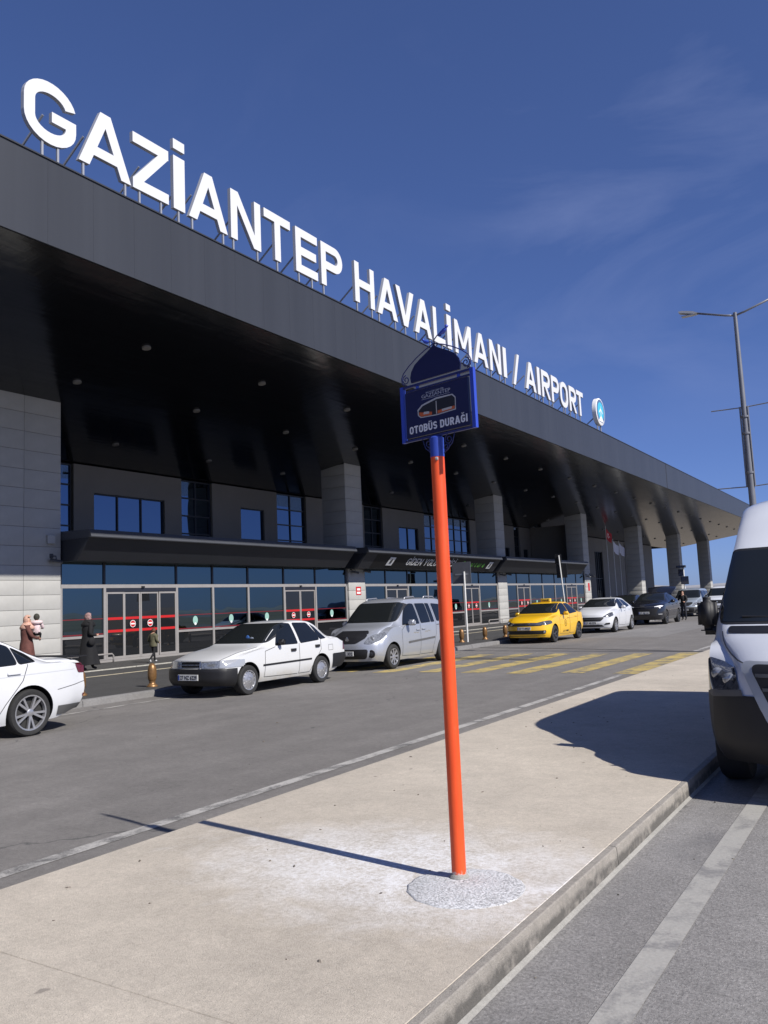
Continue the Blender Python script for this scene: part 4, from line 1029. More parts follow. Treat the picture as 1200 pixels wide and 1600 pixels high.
# ---------------------------------------------------------------- old white three-box sedan
def old_sedan():
    L = 4.27
    c = Car('white_sedan', 'old white sedan with black bumpers parked in front of the silver car', 'car', L,
            zt=[(0, .725), (.10, .755), (.6, .845), (1.12, .915), (1.28, .95), (1.66, 1.17), (1.98, 1.335), (2.2, 1.375), (2.65, 1.388), (3.02, 1.365), (3.2, 1.31), (3.58, 1.06), (3.72, 1.0), (4.15, .955), (4.27, .90)],
            zb=[(0, .60), (.3, .68), (1.2, .85), (2, .885), (3.2, .915), (3.8, .93), (4.27, .84)],
            w=[(0, .725), (.2, .775), (.8, .805), (3.4, .805), (4.0, .79), (4.27, .745)],
            wt=[(0, .66), (1.12, .70), (1.28, .69), (1.98, .56), (3.02, .555), (3.58, .61), (3.8, .68), (4.27, .66)],
            z0=[(0, .25), (.5, .21), (3.5, .21), (4.27, .32)], paint=M_PWHITE2,
            nose=[(.2, .10), (.36, .0), (.50, .0), (.56, .03), (.70, .05), (.76, .09)], tail=[(.3, .10), (.5, .0), (.9, .06)], plan=.20, planr=.12)
    wx = (.80, 3.185)
    c.both('side_window', rpoly([(1.64, .895), (2.36, .895), (2.36, 1.31), (2.11, 1.325), (1.97, 1.265)], .04), M_CGLASS)
    c.both('side_window', rpoly([(2.46, .895), (3.12, .93), (3.14, 1.02), (2.96, 1.295), (2.46, 1.32)], .05), M_CGLASS)
    c.both('quarter_glass', rpoly([(3.17, .945), (3.40, .955), (3.18, 1.20), (3.06, 1.27)], .03), M_CGLASS)
    c.patch('windscreen', rpoly([(-.69, .962), (.69, .962), (.575, 1.335), (-.575, 1.335)], .05), 'front', M_WSCREEN)
    c.patch('rear_window', rpoly([(-.58, 1.02), (.58, 1.02), (.52, 1.31), (-.52, 1.31)], .06), 'rear', M_WSCREEN)
    z = (0, 0, 1)
    c.shell('front_bumper', M_BPLAS, [((0, 0, .545), z), ((0, 0, .22), (0, 0, -1)), ((.47, 0, 0), (1, 0, 0))], .022)
    c.shell('rear_bumper', M_BPLAS, [((0, 0, .60), z), ((0, 0, .30), (0, 0, -1)), ((3.60, 0, 0), (-1, 0, 0))], .020)
    for p in c.pair('headlamp', [(.27, .562), (.78, .565), (.78, .70), (.27, .69)], 'front', M_LAMP, .006): pass
    c.pair('indicator', [(.62, .562), (.82, .565), (.82, .695), (.62, .695)], 'front', M_LAMPW, .009)
    gr = c.patch('grille', [(-.25, .575), (.25, .575), (.25, .69), (-.25, .69)], 'front', M_BPLAS, .006)
    for a, b in (((-.25, .566), (.25, .582)), ((-.25, .680), (.25, .694))): c.patch('grille_trim', [(a[0], a[1]), (b[0], a[1]), (b[0], b[1]), (a[0], b[1])], 'front', M_CHROME, .016, parent=gr)
    for y in (-.25, .25): c.patch('grille_trim', [(y-.018, .566), (y+.018, .566), (y+.018, .694), (y-.018, .694)], 'front', M_CHROME, .017, parent=gr)
    c.patch('grille_trim', [(-.23, .625), (.23, .625), (.23, .636), (-.23, .636)], 'front', M_CHROME, .012, parent=gr)
    c.both('rubbing_strip', [(1.22, .515), (2.82, .525), (2.82, .56), (1.22, .55)], M_BPLAS, .010)
    c.seam([(1.62, .87), (1.30, .80), (1.27, .30), (2.36, .27)]); c.seam([(2.41, .90), (2.40, .27)]); c.seam([(3.17, .93), (3.18, .72), (2.88, .42), (2.78, .27), (2.40, .27)])
    c.seam([(.10, -.60), (.9, -.665), (1.20, -.67)], 'top', sides=(1,)); c.seam([(.10, .60), (.9, .665), (1.20, .67)], 'top', sides=(1,))
    c.seam([(3.45, .68), (3.62, .68), (3.62, .80), (3.45, .80), (3.45, .68)], wd=.008, sides=(-1,), name='fuel_flap_gap', m=M_GPLAS)
    c.handle(2.20, .77, M_BPLAS, .16, h=.055); c.handle(3.04, .80, M_BPLAS, .15, h=.055)
    c.mirror(1.72, .925, M_BPLAS, (.10, .17, .12), out=.10)
    c.both('tail_lamp', [(4.05, .66), (4.27, .66), (4.27, .84), (4.10, .84)], M_TAIL, .006)
    c.wheels(wx, .80, .285, .185, .19, 'cap', M_RIM, arch=.335, spokes=16)
    for sd in (-.28, .28):
        a = c.at(sd-.20, .985, 'front'); b = c.at(sd+.22, 1.02, 'front'); MB().tube([a+Vector((-.012, 0, 0)), b+Vector((-.014, 0, 0))], .006, 6).build('wiper', M_BPLAS, c.root)
    # small blue charm hanging behind the screen, seen on the glass
    p = c.at(-.18, 1.06, 'front'); b = sphere_mb((p.x-.004, p.y, p.z), (.01, .05, .06)); b.build('charm', mat('blue_charm', (.06, .16, .42), .3), c.root)
    p = c.at(-.30, 1.05, 'front'); b = sphere_mb((p.x-.004, p.y, p.z), (.008, .05, .03)); b.build('charm', mat('grey_charm', (.30, .34, .40), .3), c.root)
    c.plate(.40, '27 NZ 6229', off=.026)
    c.place(-10.93, wx[0], 12.28, rz=R(.5), track=.80)
old_sedan()

# ---------------------------------------------------------------- small tall MPV / van family
def tall_car(name, label, paint, y, left_x, plate, bumper=None, rails=True, black_bonnet=True, group=None, scale=1.0, cat='car', wheel=('spoke', 8), lamp=None):
    L = 4.21
    c = Car(name, label, cat, L,
            zt=[(0, .84), (.10, .90), (.45, 1.02), (.90, 1.12), (1.05, 1.17), (1.42, 1.50), (1.72, 1.72), (2.0, 1.785), (2.6, 1.80), (3.7, 1.785), (4.05, 1.75), (4.17, 1.60), (4.21, 1.45)],
            zb=[(0, .70), (.4, .86), (1.0, 1.05), (2.0, 1.07), (4.21, 1.08)],
            w=[(0, .78), (.25, .865), (.8, .912), (3.6, .912), (4.21, .865)],
            wt=[(0, .66), (.9, .70), (1.05, .74), (1.72, .66), (3.7, .66), (4.21, .66)],
            z0=[(0, .24), (.5, .20), (3.6, .20), (4.21, .30)], paint=paint,
            nose=[(.2, .10), (.45, .0), (.62, .02), (.80, .12), (.95, .20)], tail=[(.3, .08), (.5, .0), (1.0, .04), (1.7, .14)], plan=.26, planr=.08, crown=.09)
    wx = (.86, 3.56); z = (0, 0, 1)
    c.both('side_window', rpoly([(1.36, 1.085), (2.24, 1.09), (2.24, 1.61), (2.02, 1.625), (1.72, 1.50)], [.02, .04, .05, .12, .14]), M_CGLASS)
    c.both('side_window', rpoly([(2.34, 1.10), (2.86, 1.11), (2.86, 1.61), (2.34, 1.615)], .05), M_CGLASS)
    c.both('side_window', rpoly([(2.90, 1.11), (3.10, 1.115), (3.10, 1.60), (2.90, 1.61)], .03), M_CGLASS)
    c.both('side_window', rpoly([(3.24, 1.12), (3.92, 1.13), (3.88, 1.56), (3.24, 1.605)], .06), M_CGLASS)
    c.patch('windscreen', rpoly([(-.78, 1.175), (.78, 1.175), (.67, 1.67), (-.67, 1.67)], .10), 'front', M_WSCREEN)
    c.patch('rear_window', rpoly([(-.62, 1.15), (.62, 1.15), (.56, 1.58), (-.56, 1.58)], .06), 'rear', M_WSCREEN)
    if bumper: c.shell('front_bumper', bumper, [((0, 0, .60), z), ((0, 0, .22), (0, 0, -1)), ((.50, 0, 0), (1, 0, 0))], .016)
    c.patch('lower_grille', rpoly([(-.54, .30), (.54, .30), (.60, .54), (-.60, .54)], .08), 'front', M_BPLAS, .022 if bumper else .008)
    gp = c.patch('grille', rpoly([(-.50, .82), (-.28, .68), (.28, .68), (.50, .82), (.46, .90), (-.46, .90)], .06), 'front', M_BPLAS, .010)
    p = c.at(0, .77, 'front')
    V, F = union_tris([[(0, .085), (-.06, 0), (0, -.085), (-.022, 0)][::-1], [(0, .085), (.06, 0), (0, -.085), (.022, 0)]]) if True else None
    vs, fs = extrude_tris(V, F, .012); fm = frame_map((p.x-.014, 0, .77), (0, -1, 0), (0, 0, 1), (-1, 0, 0)); mesh_obj('badge', [fm(q) for q in vs], fs, M_CHROME, gp)
    for sg in (-1, 1):
        hl = rpoly([(sg*.47, .68), (sg*.62, .66), (sg*.78, .72), (sg*.86, .88), (sg*.80, .945), (sg*.56, .86)], .05)
        o = c.patch('headlamp', hl, 'front', lamp or M_LAMP, .012)
        p = c.at(sg*.64, .78, 'front'); sphere_mb((p.x-.012, p.y, p.z), (.012, .065, .065)).build('lamp_bulb', M_LAMPW, o, smooth=True)
        p = c.at(sg*.66, .42, 'front'); fo = MB().lathe([(0, -.022), (.085, -.022), (.10, -.01), (.10, .02)], 20, axis='x', center=(p.x, p.y, p.z)).build('fog_lamp', M_BPLAS, c.root, angle=40)
        MB().lathe([(0, -.03), (.05, -.026), (.055, -.02)], 16, axis='x', center=(p.x, p.y, p.z)).build('fog_lens', M_LAMPD, fo)
    if black_bonnet:
        c.patch('bonnet_film', rpoly([(-.48, .905), (.48, .905), (.40, .985), (-.40, .985)], .03), 'front', M_BPLAS, .006)
    c.both('rubbing_strip', [(1.62, .60), (3.05, .66), (3.05, .71), (1.62, .65)], M_GPLAS, .012)
    c.seam([(1.50, 1.07), (1.30, .95), (1.32, .30), (2.26, .26), (2.29, 1.63)]); c.seam([(2.31, .27), (3.02, .27)]); c.seam([(3.17, 1.62), (3.16, .80), (2.98, .46), (2.95, .27)])
    c.seam([(3.2, 1.02), (4.0, 1.03)], wd=.02)
    c.handle(2.14, .93, paint, .19, h=.04); c.handle(2.44, .94, paint, .19, h=.04)
    c.mirror(1.56, 1.10, paint, (.13, .23, .17), out=.16)
    c.both('tail_lamp', [(4.05, .80), (4.21, .80), (4.21, 1.35), (4.08, 1.35)], M_TAIL, .006)
    if rails:
        for sd in (-1, 1):
            for a, b in ((1.95, 2.55), (3.0, 3.65)):
                za, zb2 = c.at(a, sd*.60, 'top').z, c.at(b, sd*.60, 'top').z
                MB().tube([(a, sd*.60, za), (a+.07, sd*.60, za+.055), (b-.07, sd*.60, zb2+.055), (b, sd*.60, zb2)], .016, 8).build('roof_rail', M_RIM, c.root, smooth=True)
    for y0, y1 in ((-.55, -.02), (.02, .58)):
        a = c.at(y0, 1.19, 'front'); b = c.at(y1, 1.23, 'front'); MB().tube([a+Vector((-.012, 0, 0)), b+Vector((-.014, 0, 0))], .007, 6).build('wiper', M_BPLAS, c.root)
    c.wheels(wx, .905, .31, .19, .205, wheel[0], M_RIM, arch=.365, spokes=wheel[1])
    c.plate(.44, plate, off=.024)
    return c, wx
c, wx = tall_car('silver_car', 'silver tall car with roof rails and black lower grille behind the old white sedan', M_PSILV, 18, -11.2, '27 BK 332')
c.seam([(1.90, .845), (1.97, .875), (1.99, .84), (2.06, .87), (2.10, .845), (2.2, .865)], wd=.012, sides=(-1,), name='door_script', m=mat('gold_script', (.20, .17, .10), .5)); c.seam([(2.52, .85), (2.58, .88), (2.62, .85), (2.72, .885), (2.80, .86)], wd=.012, sides=(-1,), name='door_script', m=MATS['gold_script'])
c.place(-11.15, wx[0], 18.0, rz=R(.4), track=.905)
c, wx = tall_car('grey_van', 'blue grey van with dark bumper facing the camera behind the black car with open tailgate', M_PGREY, 55, -12, '27 AG 410', bumper=M_GPLAS, rails=False, black_bonnet=False, cat='van', wheel=('cap', 10))
c.place(-11.6, wx[0], 57.6, track=.905, scale=1.04)
c, wx = tall_car('white_van', 'white van farthest back in the row, half hidden by the large van mirror', M_PVAN, 65, -12, '27 AE 915', rails=False, black_bonnet=False, cat='van', wheel=('cap', 10))
c.place(-10.4, wx[0], 62.5, track=.905, scale=1.08)

# ---------------------------------------------------------------- modern sedans and hatchbacks
def taxi():
    L = 4.43
    c = Car('yellow_taxi', 'bright yellow taxi sedan with a roof sign parked beyond the zebra crossing', 'car', L,
            zt=[(0, .80), (.12, .86), (.6, .96), (1.10, 1.03), (1.26, 1.07), (1.70, 1.30), (2.08, 1.44), (2.4, 1.475), (2.8, 1.475), (3.2, 1.42), (3.62, 1.21), (3.85, 1.10), (4.25, 1.07), (4.38, 1.02), (4.43, .95)],
            zb=[(0, .66), (.35, .80), (1.2, .94), (2.2, .96), (3.4, 1.0), (4.0, 1.02), (4.43, .88)],
            w=[(0, .76), (.25, .84), (.8, .875), (3.5, .875), (4.1, .85), (4.43, .78)],
            wt=[(0, .66), (1.1, .72), (1.26, .72), (2.08, .60), (3.2, .58), (3.7, .64), (4.43, .64)],
            z0=[(0, .22), (.5, .19), (3.7, .19), (4.43, .32)], paint=M_PYEL, nose=[(.2, .09), (.45, .0), (.65, .02), (.85, .14)], tail=[(.3, .08), (.5, 0), (1.0, .06)], plan=.24, planr=.14)
    wx = (.86, 3.51)
    c.both('side_window', rpoly([(1.56, .985), (2.46, .99), (2.46, 1.39), (2.20, 1.40), (1.94, 1.31)], .04), M_CGLASS)
    c.both('side_window', rpoly([(2.52, .99), (3.42, 1.04), (3.44, 1.09), (3.16, 1.33), (2.9, 1.385), (2.52, 1.385)], .06), M_CGLASS)
    c.patch('windscreen', rpoly([(-.74, 1.06), (.74, 1.06), (.61, 1.405), (-.61, 1.405)], .07), 'front', M_WSCREEN); c.patch('rear_window', rpoly([(-.6, 1.12), (.6, 1.12), (.52, 1.38), (-.52, 1.38)], .06), 'rear', M_WSCREEN)
    g_ = c.patch('grille', rpoly([(-.62, .635), (.62, .635), (.66, .735), (.2, .745), (-.2, .745), (-.66, .735)], .03), 'front', M_BPLAS, .008)
    for zz in (.668, .705): c.patch('grille_bar', [(-.60, zz), (.60, zz), (.60, zz+.012), (-.60, zz+.012)], 'front', M_CHROME, .014, parent=g_)
    c.patch('lower_grille', rpoly([(-.72, .34), (.72, .34), (.76, .47), (-.76, .47)], .05), 'front', M_BPLAS, .008)
    c.patch('chin_strip', [(-.70, .27), (.70, .27), (.70, .285), (-.70, .285)], 'front', M_BPLAS, .006)
    for sg in (-1, 1):
        o = c.patch('headlamp', rpoly([(sg*.40, .665), (sg*.78, .66), (sg*.86, .70), (sg*.84, .80), (sg*.72, .80), (sg*.44, .735)], .03), 'front', M_LAMPD, .012)
        p = c.at(sg*.68, .735, 'front'); sphere_mb((p.x-.014, p.y, p.z), (.012, .05, .035)).build('lamp_bulb', M_DRL, o)
        p = c.at(sg*.68, .405, 'front'); MB().lathe([(0, -.02), (.04, -.018), (.05, .0)], 14, axis='x', center=(p.x, p.y, p.z)).build('fog_lamp', M_LAMPW, c.root)
    c.seam([(1.70, .97), (1.38, .88), (1.38, .30), (2.44, .26), (2.48, .97)]); c.seam([(2.48, .97), (2.47, .27), (2.98, .27), (3.12, .45), (3.36, .72), (3.46, 1.02)])
    c.seam([(1.5, .80), (2.5, .83), (3.6, .87)], wd=.012, m=mat('yellow_crease_shade', (.46, .26, .01), .4), name='crease_shade')  # crease along the doors: its shade painted as a darker yellow strip
    c.handle(2.32, .86, M_PYEL, .18); c.handle(3.18, .89, M_PYEL, .18); c.mirror(1.76, 1.0, M_PYEL, (.12, .22, .15), out=.14)
    c.both('tail_lamp', [(4.12, .82), (4.43, .82), (4.43, 1.0), (4.18, 1.0)], M_TAIL, .006)
    for sd in (-1, 1):
        em = c.seam([(1.98+.12*math.cos(R(a)), .66+.12*math.sin(R(a))) for a in range(0, 331, 30)], wd=.022, sides=(sd,), name='door_emblem', m=M_INK, closed=True)
        c.seam([(1.93, .60), (1.98, .72), (2.03, .60)], wd=.02, sides=(sd,), name='door_emblem', m=M_INK)
    p = c.at(1.9, .36, 'side', -1)
    font_obj('door_number', '27 T 0927', frame_map((1.72, p.y-.006, .345), (1, 0, 0), (0, 0, 1), (0, -1, 0)), .09, M_INK, c.root, width=.62, offset=.004)
    rs = MB().cbox(2.28, 2.46, -.19, .19, 1.475, 1.60, .02).build('roof_sign', mat('taxi_lamp_yellow', (.62, .42, .05), .35), c.root, angle=40)
    text_obj('roof_sign_lettering', 'TAKSİ', frame_map((2.278, .15, 1.505), (0, -1, 0), (0, 0, 1), (-1, 0, 0)), .055, M_INK, rs, depth=.002, width=.30) if False else font_obj('roof_sign_lettering', 'TAKSİ', frame_map((2.277, .15, 1.505), (0, -1, 0), (0, 0, 1), (-1, 0, 0)), .075, M_INK, rs, width=.30, offset=.003)
    c.wheels(wx, .865, .31, .20, .215, 'spoke', M_RIMD, arch=.36, spokes=5); c.plate(.545, '27 T 0927')
    c.place(-11.0, wx[0], 29.0, rz=R(.5), track=.865)
taxi()

def hatch():
    L = 4.02
    c = Car('white_hatchback', 'white five-door hatchback parked directly behind the yellow taxi', 'car', L,
            zt=[(0, .80), (.12, .87), (.5, .97), (.95, 1.05), (1.12, 1.09), (1.55, 1.33), (1.92, 1.455), (2.3, 1.485), (2.9, 1.46), (3.4, 1.37), (3.65, 1.25), (3.9, 1.02), (4.02, .88)],
            zb=[(0, .66), (.35, .82), (1.1, .95), (2.2, .99), (3.6, 1.04), (4.02, .82)],
            w=[(0, .74), (.25, .83), (.8, .87), (3.3, .87), (4.02, .78)], wt=[(0, .62), (.95, .70), (1.12, .71), (1.92, .58), (3.3, .55), (4.02, .58)],
            z0=[(0, .22), (.5, .19), (3.4, .19), (4.02, .32)], paint=M_PWHITE, nose=[(.2, .09), (.45, .0), (.65, .02), (.88, .15)], tail=[(.3, .08), (.5, 0), (1.0, .08)], plan=.28, planr=.14)
    wx = (.82, 3.33)
    c.both('side_window', rpoly([(1.46, 1.0), (2.34, 1.01), (2.30, 1.40), (2.04, 1.405), (1.78, 1.30)], .04), M_CGLASS); c.both('side_window', rpoly([(2.41, 1.01), (3.10, 1.08), (3.12, 1.14), (2.9, 1.34), (2.38, 1.395)], .05), M_CGLASS)
    c.patch('windscreen', rpoly([(-.73, 1.085), (.73, 1.085), (.59, 1.42), (-.59, 1.42)], .07), 'front', M_WSCREEN); c.patch('rear_window', rpoly([(-.5, 1.05), (.5, 1.05), (.46, 1.36), (-.46, 1.36)], .06), 'rear', M_WSCREEN)
    g_ = c.patch('grille', rpoly([(-.52, .60), (-.42, .50), (.42, .50), (.52, .60), (.54, .665), (-.54, .665)], .04), 'front', M_BPLAS, .008)
    c.patch('grille_bar', [(-.50, .585), (.50, .585), (.50, .61), (-.50, .61)], 'front', M_GPLAS, .016, parent=g_)
    c.patch('lower_grille', rpoly([(-.52, .27), (.52, .27), (.46, .35), (-.46, .35)], .03), 'front', M_BPLAS, .008)
    for sg in (-1, 1):
        o = c.patch('headlamp', rpoly([(sg*.50, .68), (sg*.74, .66), (sg*.84, .72), (sg*.80, .855), (sg*.70, .83)], .03), 'front', M_LAMPD, .012)
        p = c.at(sg*.68, .745, 'front'); sphere_mb((p.x-.014, p.y, p.z), (.012, .05, .04)).build('lamp_bulb', M_LAMPW, o)
        c.patch('fog_recess', rpoly([(sg*.52, .34), (sg*.74, .36), (sg*.74, .43), (sg*.60, .42)], .02), 'front', M_BPLAS, .008)
    c.seam([(1.60, .98), (1.34, .88), (1.34, .30), (2.32, .26), (2.38, 1.0)]); c.seam([(2.38, .27), (2.86, .27), (2.98, .46), (3.16, .74), (3.2, 1.06)])
    c.handle(2.20, .90, M_PWHITE, .18); c.handle(2.98, .94, M_PWHITE, .18); c.mirror(1.66, 1.02, M_PWHITE, (.12, .22, .15), out=.14); c.both('tail_lamp', [(3.72, .88), (3.98, .84), (3.92, 1.0), (3.74, 1.06)], M_TAIL, .006)
    c.wheels(wx, .86, .305, .19, .205, 'spoke', M_RIM, arch=.355, spokes=7); c.plate(.43, '27 AR 574'); c.place(-10.95, wx[0], 36.3, rz=R(.6), track=.86, scale=1.03)
hatch()

def suv(name, label, y, left_x, tailgate, plate, rz=0.0, scale=1.0):
    L = 4.50
    c = Car(name, label, 'car', L,
            zt=[(0, .95), (.10, 1.02), (.5, 1.10), (1.10, 1.16), (1.26, 1.20), (1.72, 1.44), (2.08, 1.575), (2.5, 1.61), (3.0, 1.58), (3.6, 1.44), (4.1, 1.22), (4.35, 1.10), (4.50, .98)],
            zb=[(0, .80), (.35, .96), (1.2, 1.04), (2.2, 1.07), (3.6, 1.13), (4.5, .92)],
            w=[(0, .80), (.25, .88), (.8, .92), (3.6, .92), (4.5, .84)], wt=[(0, .68), (1.1, .74), (1.26, .74), (2.08, .62), (3.4, .60), (4.5, .64)],
            z0=[(0, .27), (.5, .23), (3.7, .23), (4.5, .36)], paint=M_PBLACK, nose=[(.2, .09), (.5, .0), (.8, .01), (1.0, .10)], tail=[(.3, .08), (.55, 0), (1.1, .06)], plan=.22, planr=.14)
    wx = (.88, 3.52)
    c.both('side_window', rpoly([(1.74, 1.09), (2.46, 1.10), (2.44, 1.50), (2.22, 1.51), (2.02, 1.44)], .05), M_CGLASS); c.both('side_window', rpoly([(2.53, 1.10), (3.56, 1.17), (3.3, 1.40), (2.53, 1.50)], .05), M_CGLASS)
    c.patch('windscreen', rpoly([(-.72, 1.195), (.72, 1.195), (.58, 1.53), (-.58, 1.53)], .08), 'front', M_WSCREEN)
    c.patch('grille', rpoly([(-.56, .52), (.56, .52), (.70, .82), (-.70, .82)], .05), 'front', M_BPLAS, .006)
    for sg in (-1, 1):
        c.patch('headlamp', [(sg*.50, .875), (sg*.82, .88), (sg*.86, .93), (sg*.74, .945), (sg*.50, .905)], 'front', M_DRL, .012)
        c.patch('fog_lamp', [(sg*.66, .50), (sg*.82, .50), (sg*.82, .54), (sg*.66, .54)], 'front', M_LAMPW, .012)
    c.patch('light_bar', [(-.50, .888), (.50, .888), (.50, .90), (-.50, .90)], 'front', M_GPLAS, .010)
    c.seam([(1.72, 1.07), (1.42, .95), (1.42, .36), (2.46, .33), (2.5, 1.08)]); c.seam([(2.49, .33), (3.0, .33), (3.14, .55), (3.4, .85), (3.5, 1.14)])
    c.both('sill_cladding', [(1.3, .24), (3.05, .24), (3.05, .40), (1.3, .40)], M_GPLAS, .008)
    c.handle(2.32, .94, M_PBLACK, .18); c.handle(3.2, .98, M_PBLACK, .18); c.mirror(1.78, 1.10, M_PBLACK, (.13, .24, .17), out=.15); c.both('tail_lamp', [(4.15, .92), (4.48, .92), (4.45, 1.02), (4.2, 1.05)], M_TAIL, .006)
    if tailgate:
        # lifted boot lid: a curved, thick panel hinged at the rear of the roof
        pr = []
        for i in range(13):
            t = i/12; pr.append((3.55+1.05*t, 1.52+.42*math.sin(t*1.9)-.10*t*t))
        mb = MB(); ys = [-.62, -.60, -.3, 0, .3, .60, .62]; W = lambda t: .60+.14*math.sin(t*math.pi)
        nn = len(ys)
        for k, dz in ((0, 0), (1, -.09)):
            for i, (x, zz) in enumerate(pr):
                for yv in ys: mb.v.append((x, yv/.62*W(i/12), zz+dz-.05*(yv/.62)**2+.05))
        M_ = len(pr)*nn
        for i in range(len(pr)-1):
            for j in range(nn-1):
                a = i*nn+j; mb.f.append((a, a+1, a+nn+1, a+nn)); mb.f.append((M_+a, M_+a+nn, M_+a+nn+1, M_+a+1))
            for j in (0, nn-1): a = i*nn+j; mb.f.append((a, a+nn, M_+a+nn, M_+a))
        for i in (0, len(pr)-1):
            for j in range(nn-1): a = i*nn+j; mb.f.append((a, a+1, M_+a+1, M_+a))
        tg = mb.build('tailgate', M_PBLACK, c.root, smooth=True, angle=40); tg['label'] = 'raised black boot lid'
        for sd in (-.5, .5): MB().tube([(3.75, sd, 1.45), (4.25, sd, 1.80)], .014, 8).build('gas_strut', M_GPLAS, tg)
    else: c.patch('rear_window', rpoly([(-.5, 1.15), (.5, 1.15), (.46, 1.45), (-.46, 1.45)], .05), 'rear', M_WSCREEN)
    c.wheels(wx, .91, .345, .22, .235, 'spoke', M_RIMD, arch=.395, spokes=6); c.plate(.60, plate); c.place(left_x, wx[0], y, rz=rz, track=.91, scale=scale)
suv('black_car', 'glossy black crossover car with its tailgate raised behind the white hatchback', 44.6, -10.75, True, '27 AJL 64', rz=R(.5), scale=1.04)
suv('black_car', 'black car half hidden between the white hatchback and the car with the raised tailgate', 48.5, -13.35, False, '27 AC 21', rz=R(2))

def left_sedan():
    L = 4.65
    c = Car('white_saloon', 'clean white saloon cut off by the left edge, tail towards the old sedan', 'car', L,
            zt=[(0, .78), (.12, .85), (.6, .95), (1.15, 1.01), (1.32, 1.05), (1.78, 1.30), (2.16, 1.425), (2.5, 1.455), (2.9, 1.445), (3.25, 1.37), (3.75, 1.13), (3.98, 1.055), (4.45, 1.035), (4.58, 1.01), (4.65, .96)],
            zb=[(0, .66), (.35, .80), (1.2, .93), (2.2, .96), (3.6, .985), (4.1, .985), (4.65, .90)],
            w=[(0, .76), (.25, .84), (.8, .885), (3.7, .885), (4.3, .86), (4.65, .80)], wt=[(0, .66), (1.15, .73), (1.32, .73), (2.16, .60), (3.2, .58), (3.8, .66), (4.65, .68)],
            z0=[(0, .22), (.5, .19), (3.9, .19), (4.65, .30)], paint=M_PWHITE, nose=[(.2, .09), (.45, .0), (.85, .12)], tail=[(.28, .14), (.45, .03), (.60, .0), (.75, .02), (.98, .02)], plan=.22, planr=.15)
    wx = (.90, 3.55)
    c.both('side_window', rpoly([(1.80, .975), (2.52, .985), (2.50, 1.375), (2.28, 1.38), (2.10, 1.31)], .05), M_CGLASS)
    c.both('side_window', rpoly([(2.60, .985), (3.34, 1.01), (3.34, 1.255), (3.1, 1.335), (2.58, 1.375)], .05), M_CGLASS); c.both('quarter_glass', rpoly([(3.38, 1.01), (3.66, 1.03), (3.60, 1.12), (3.38, 1.24)], .04), M_CGLASS)
    c.patch('windscreen', rpoly([(-.70, 1.04), (.70, 1.04), (.57, 1.38), (-.57, 1.38)], .08), 'front', M_WSCREEN); c.patch('rear_window', rpoly([(-.6, 1.10), (.6, 1.10), (.52, 1.37), (-.52, 1.37)], .06), 'rear', M_WSCREEN)
    c.patch('grille', rpoly([(-.6, .62), (.6, .62), (.6, .72), (-.6, .72)], .03), 'front', M_BPLAS, .008); c.pair('headlamp', rpoly([(.60, .64), (.84, .66), (.82, .80), (.62, .75)], .03), 'front', M_LAMPD, .01)
    c.seam([(1.78, .96), (1.45, .86), (1.45, .30), (2.52, .26), (2.56, .97)]); c.seam([(2.55, .27), (3.02, .27), (3.16, .48), (3.42, .78), (3.50, 1.0)])
    c.seam([(3.98, .60), (4.30, .645), (4.62, .70)], wd=.010, m=M_GPLAS)
    c.seam([(1.4, .80), (2.5, .83), (3.6, .86), (4.3, .87)], wd=.010, m=mat('white_crease_shade', (.50, .51, .52), .4), name='crease_shade')  # darkened white strip paints the shade of the flank crease
    c.handle(2.40, .87, M_PWHITE, .20); c.handle(3.28, .89, M_PWHITE, .20); c.mirror(1.84, 1.0, M_PWHITE, (.12, .22, .15), out=.14)
    for sd in (-1, 1):
        o = c.patch('tail_lamp', rpoly([(4.37, .81), (4.60, .80), (4.60, .94), (4.31, .945)], .03), 'side', M_TAIL, .008, side=sd)
        c.patch('reflector', [(4.46, .46), (4.62, .46), (4.62, .50), (4.46, .50)], 'side', M_TAIL, .008, side=sd)
    c.pair('tail_lamp_inner', rpoly([(.40, .80), (.62, .80), (.62, .955), (.40, .945)], .03), 'rear', M_TAIL, .008)
    mb = MB(); mb.prism([(4.34, 1.03), (4.50, 1.03), (4.62, 1.04), (4.62, 1.05), (4.46, 1.044), (4.34, 1.040)], 'y', -.70, .70).build('boot_spoiler', M_BPLAS, c.root)
    z = (0, 0, 1); c.shell('rear_valance', M_GPLAS, [((0, 0, .37), z), ((0, 0, .24), (0, 0, -1)), ((4.0, 0, 0), (-1, 0, 0))], .010)
    c.wheels(wx, .875, .325, .225, .245, 'double', M_RIM, arch=.368, spokes=5); c.plate(.72, '27 BD 118', rear=True)
    c.place(-10.55, wx[0], 7.30-2.65, rz=R(0), track=.875)
left_sedan()

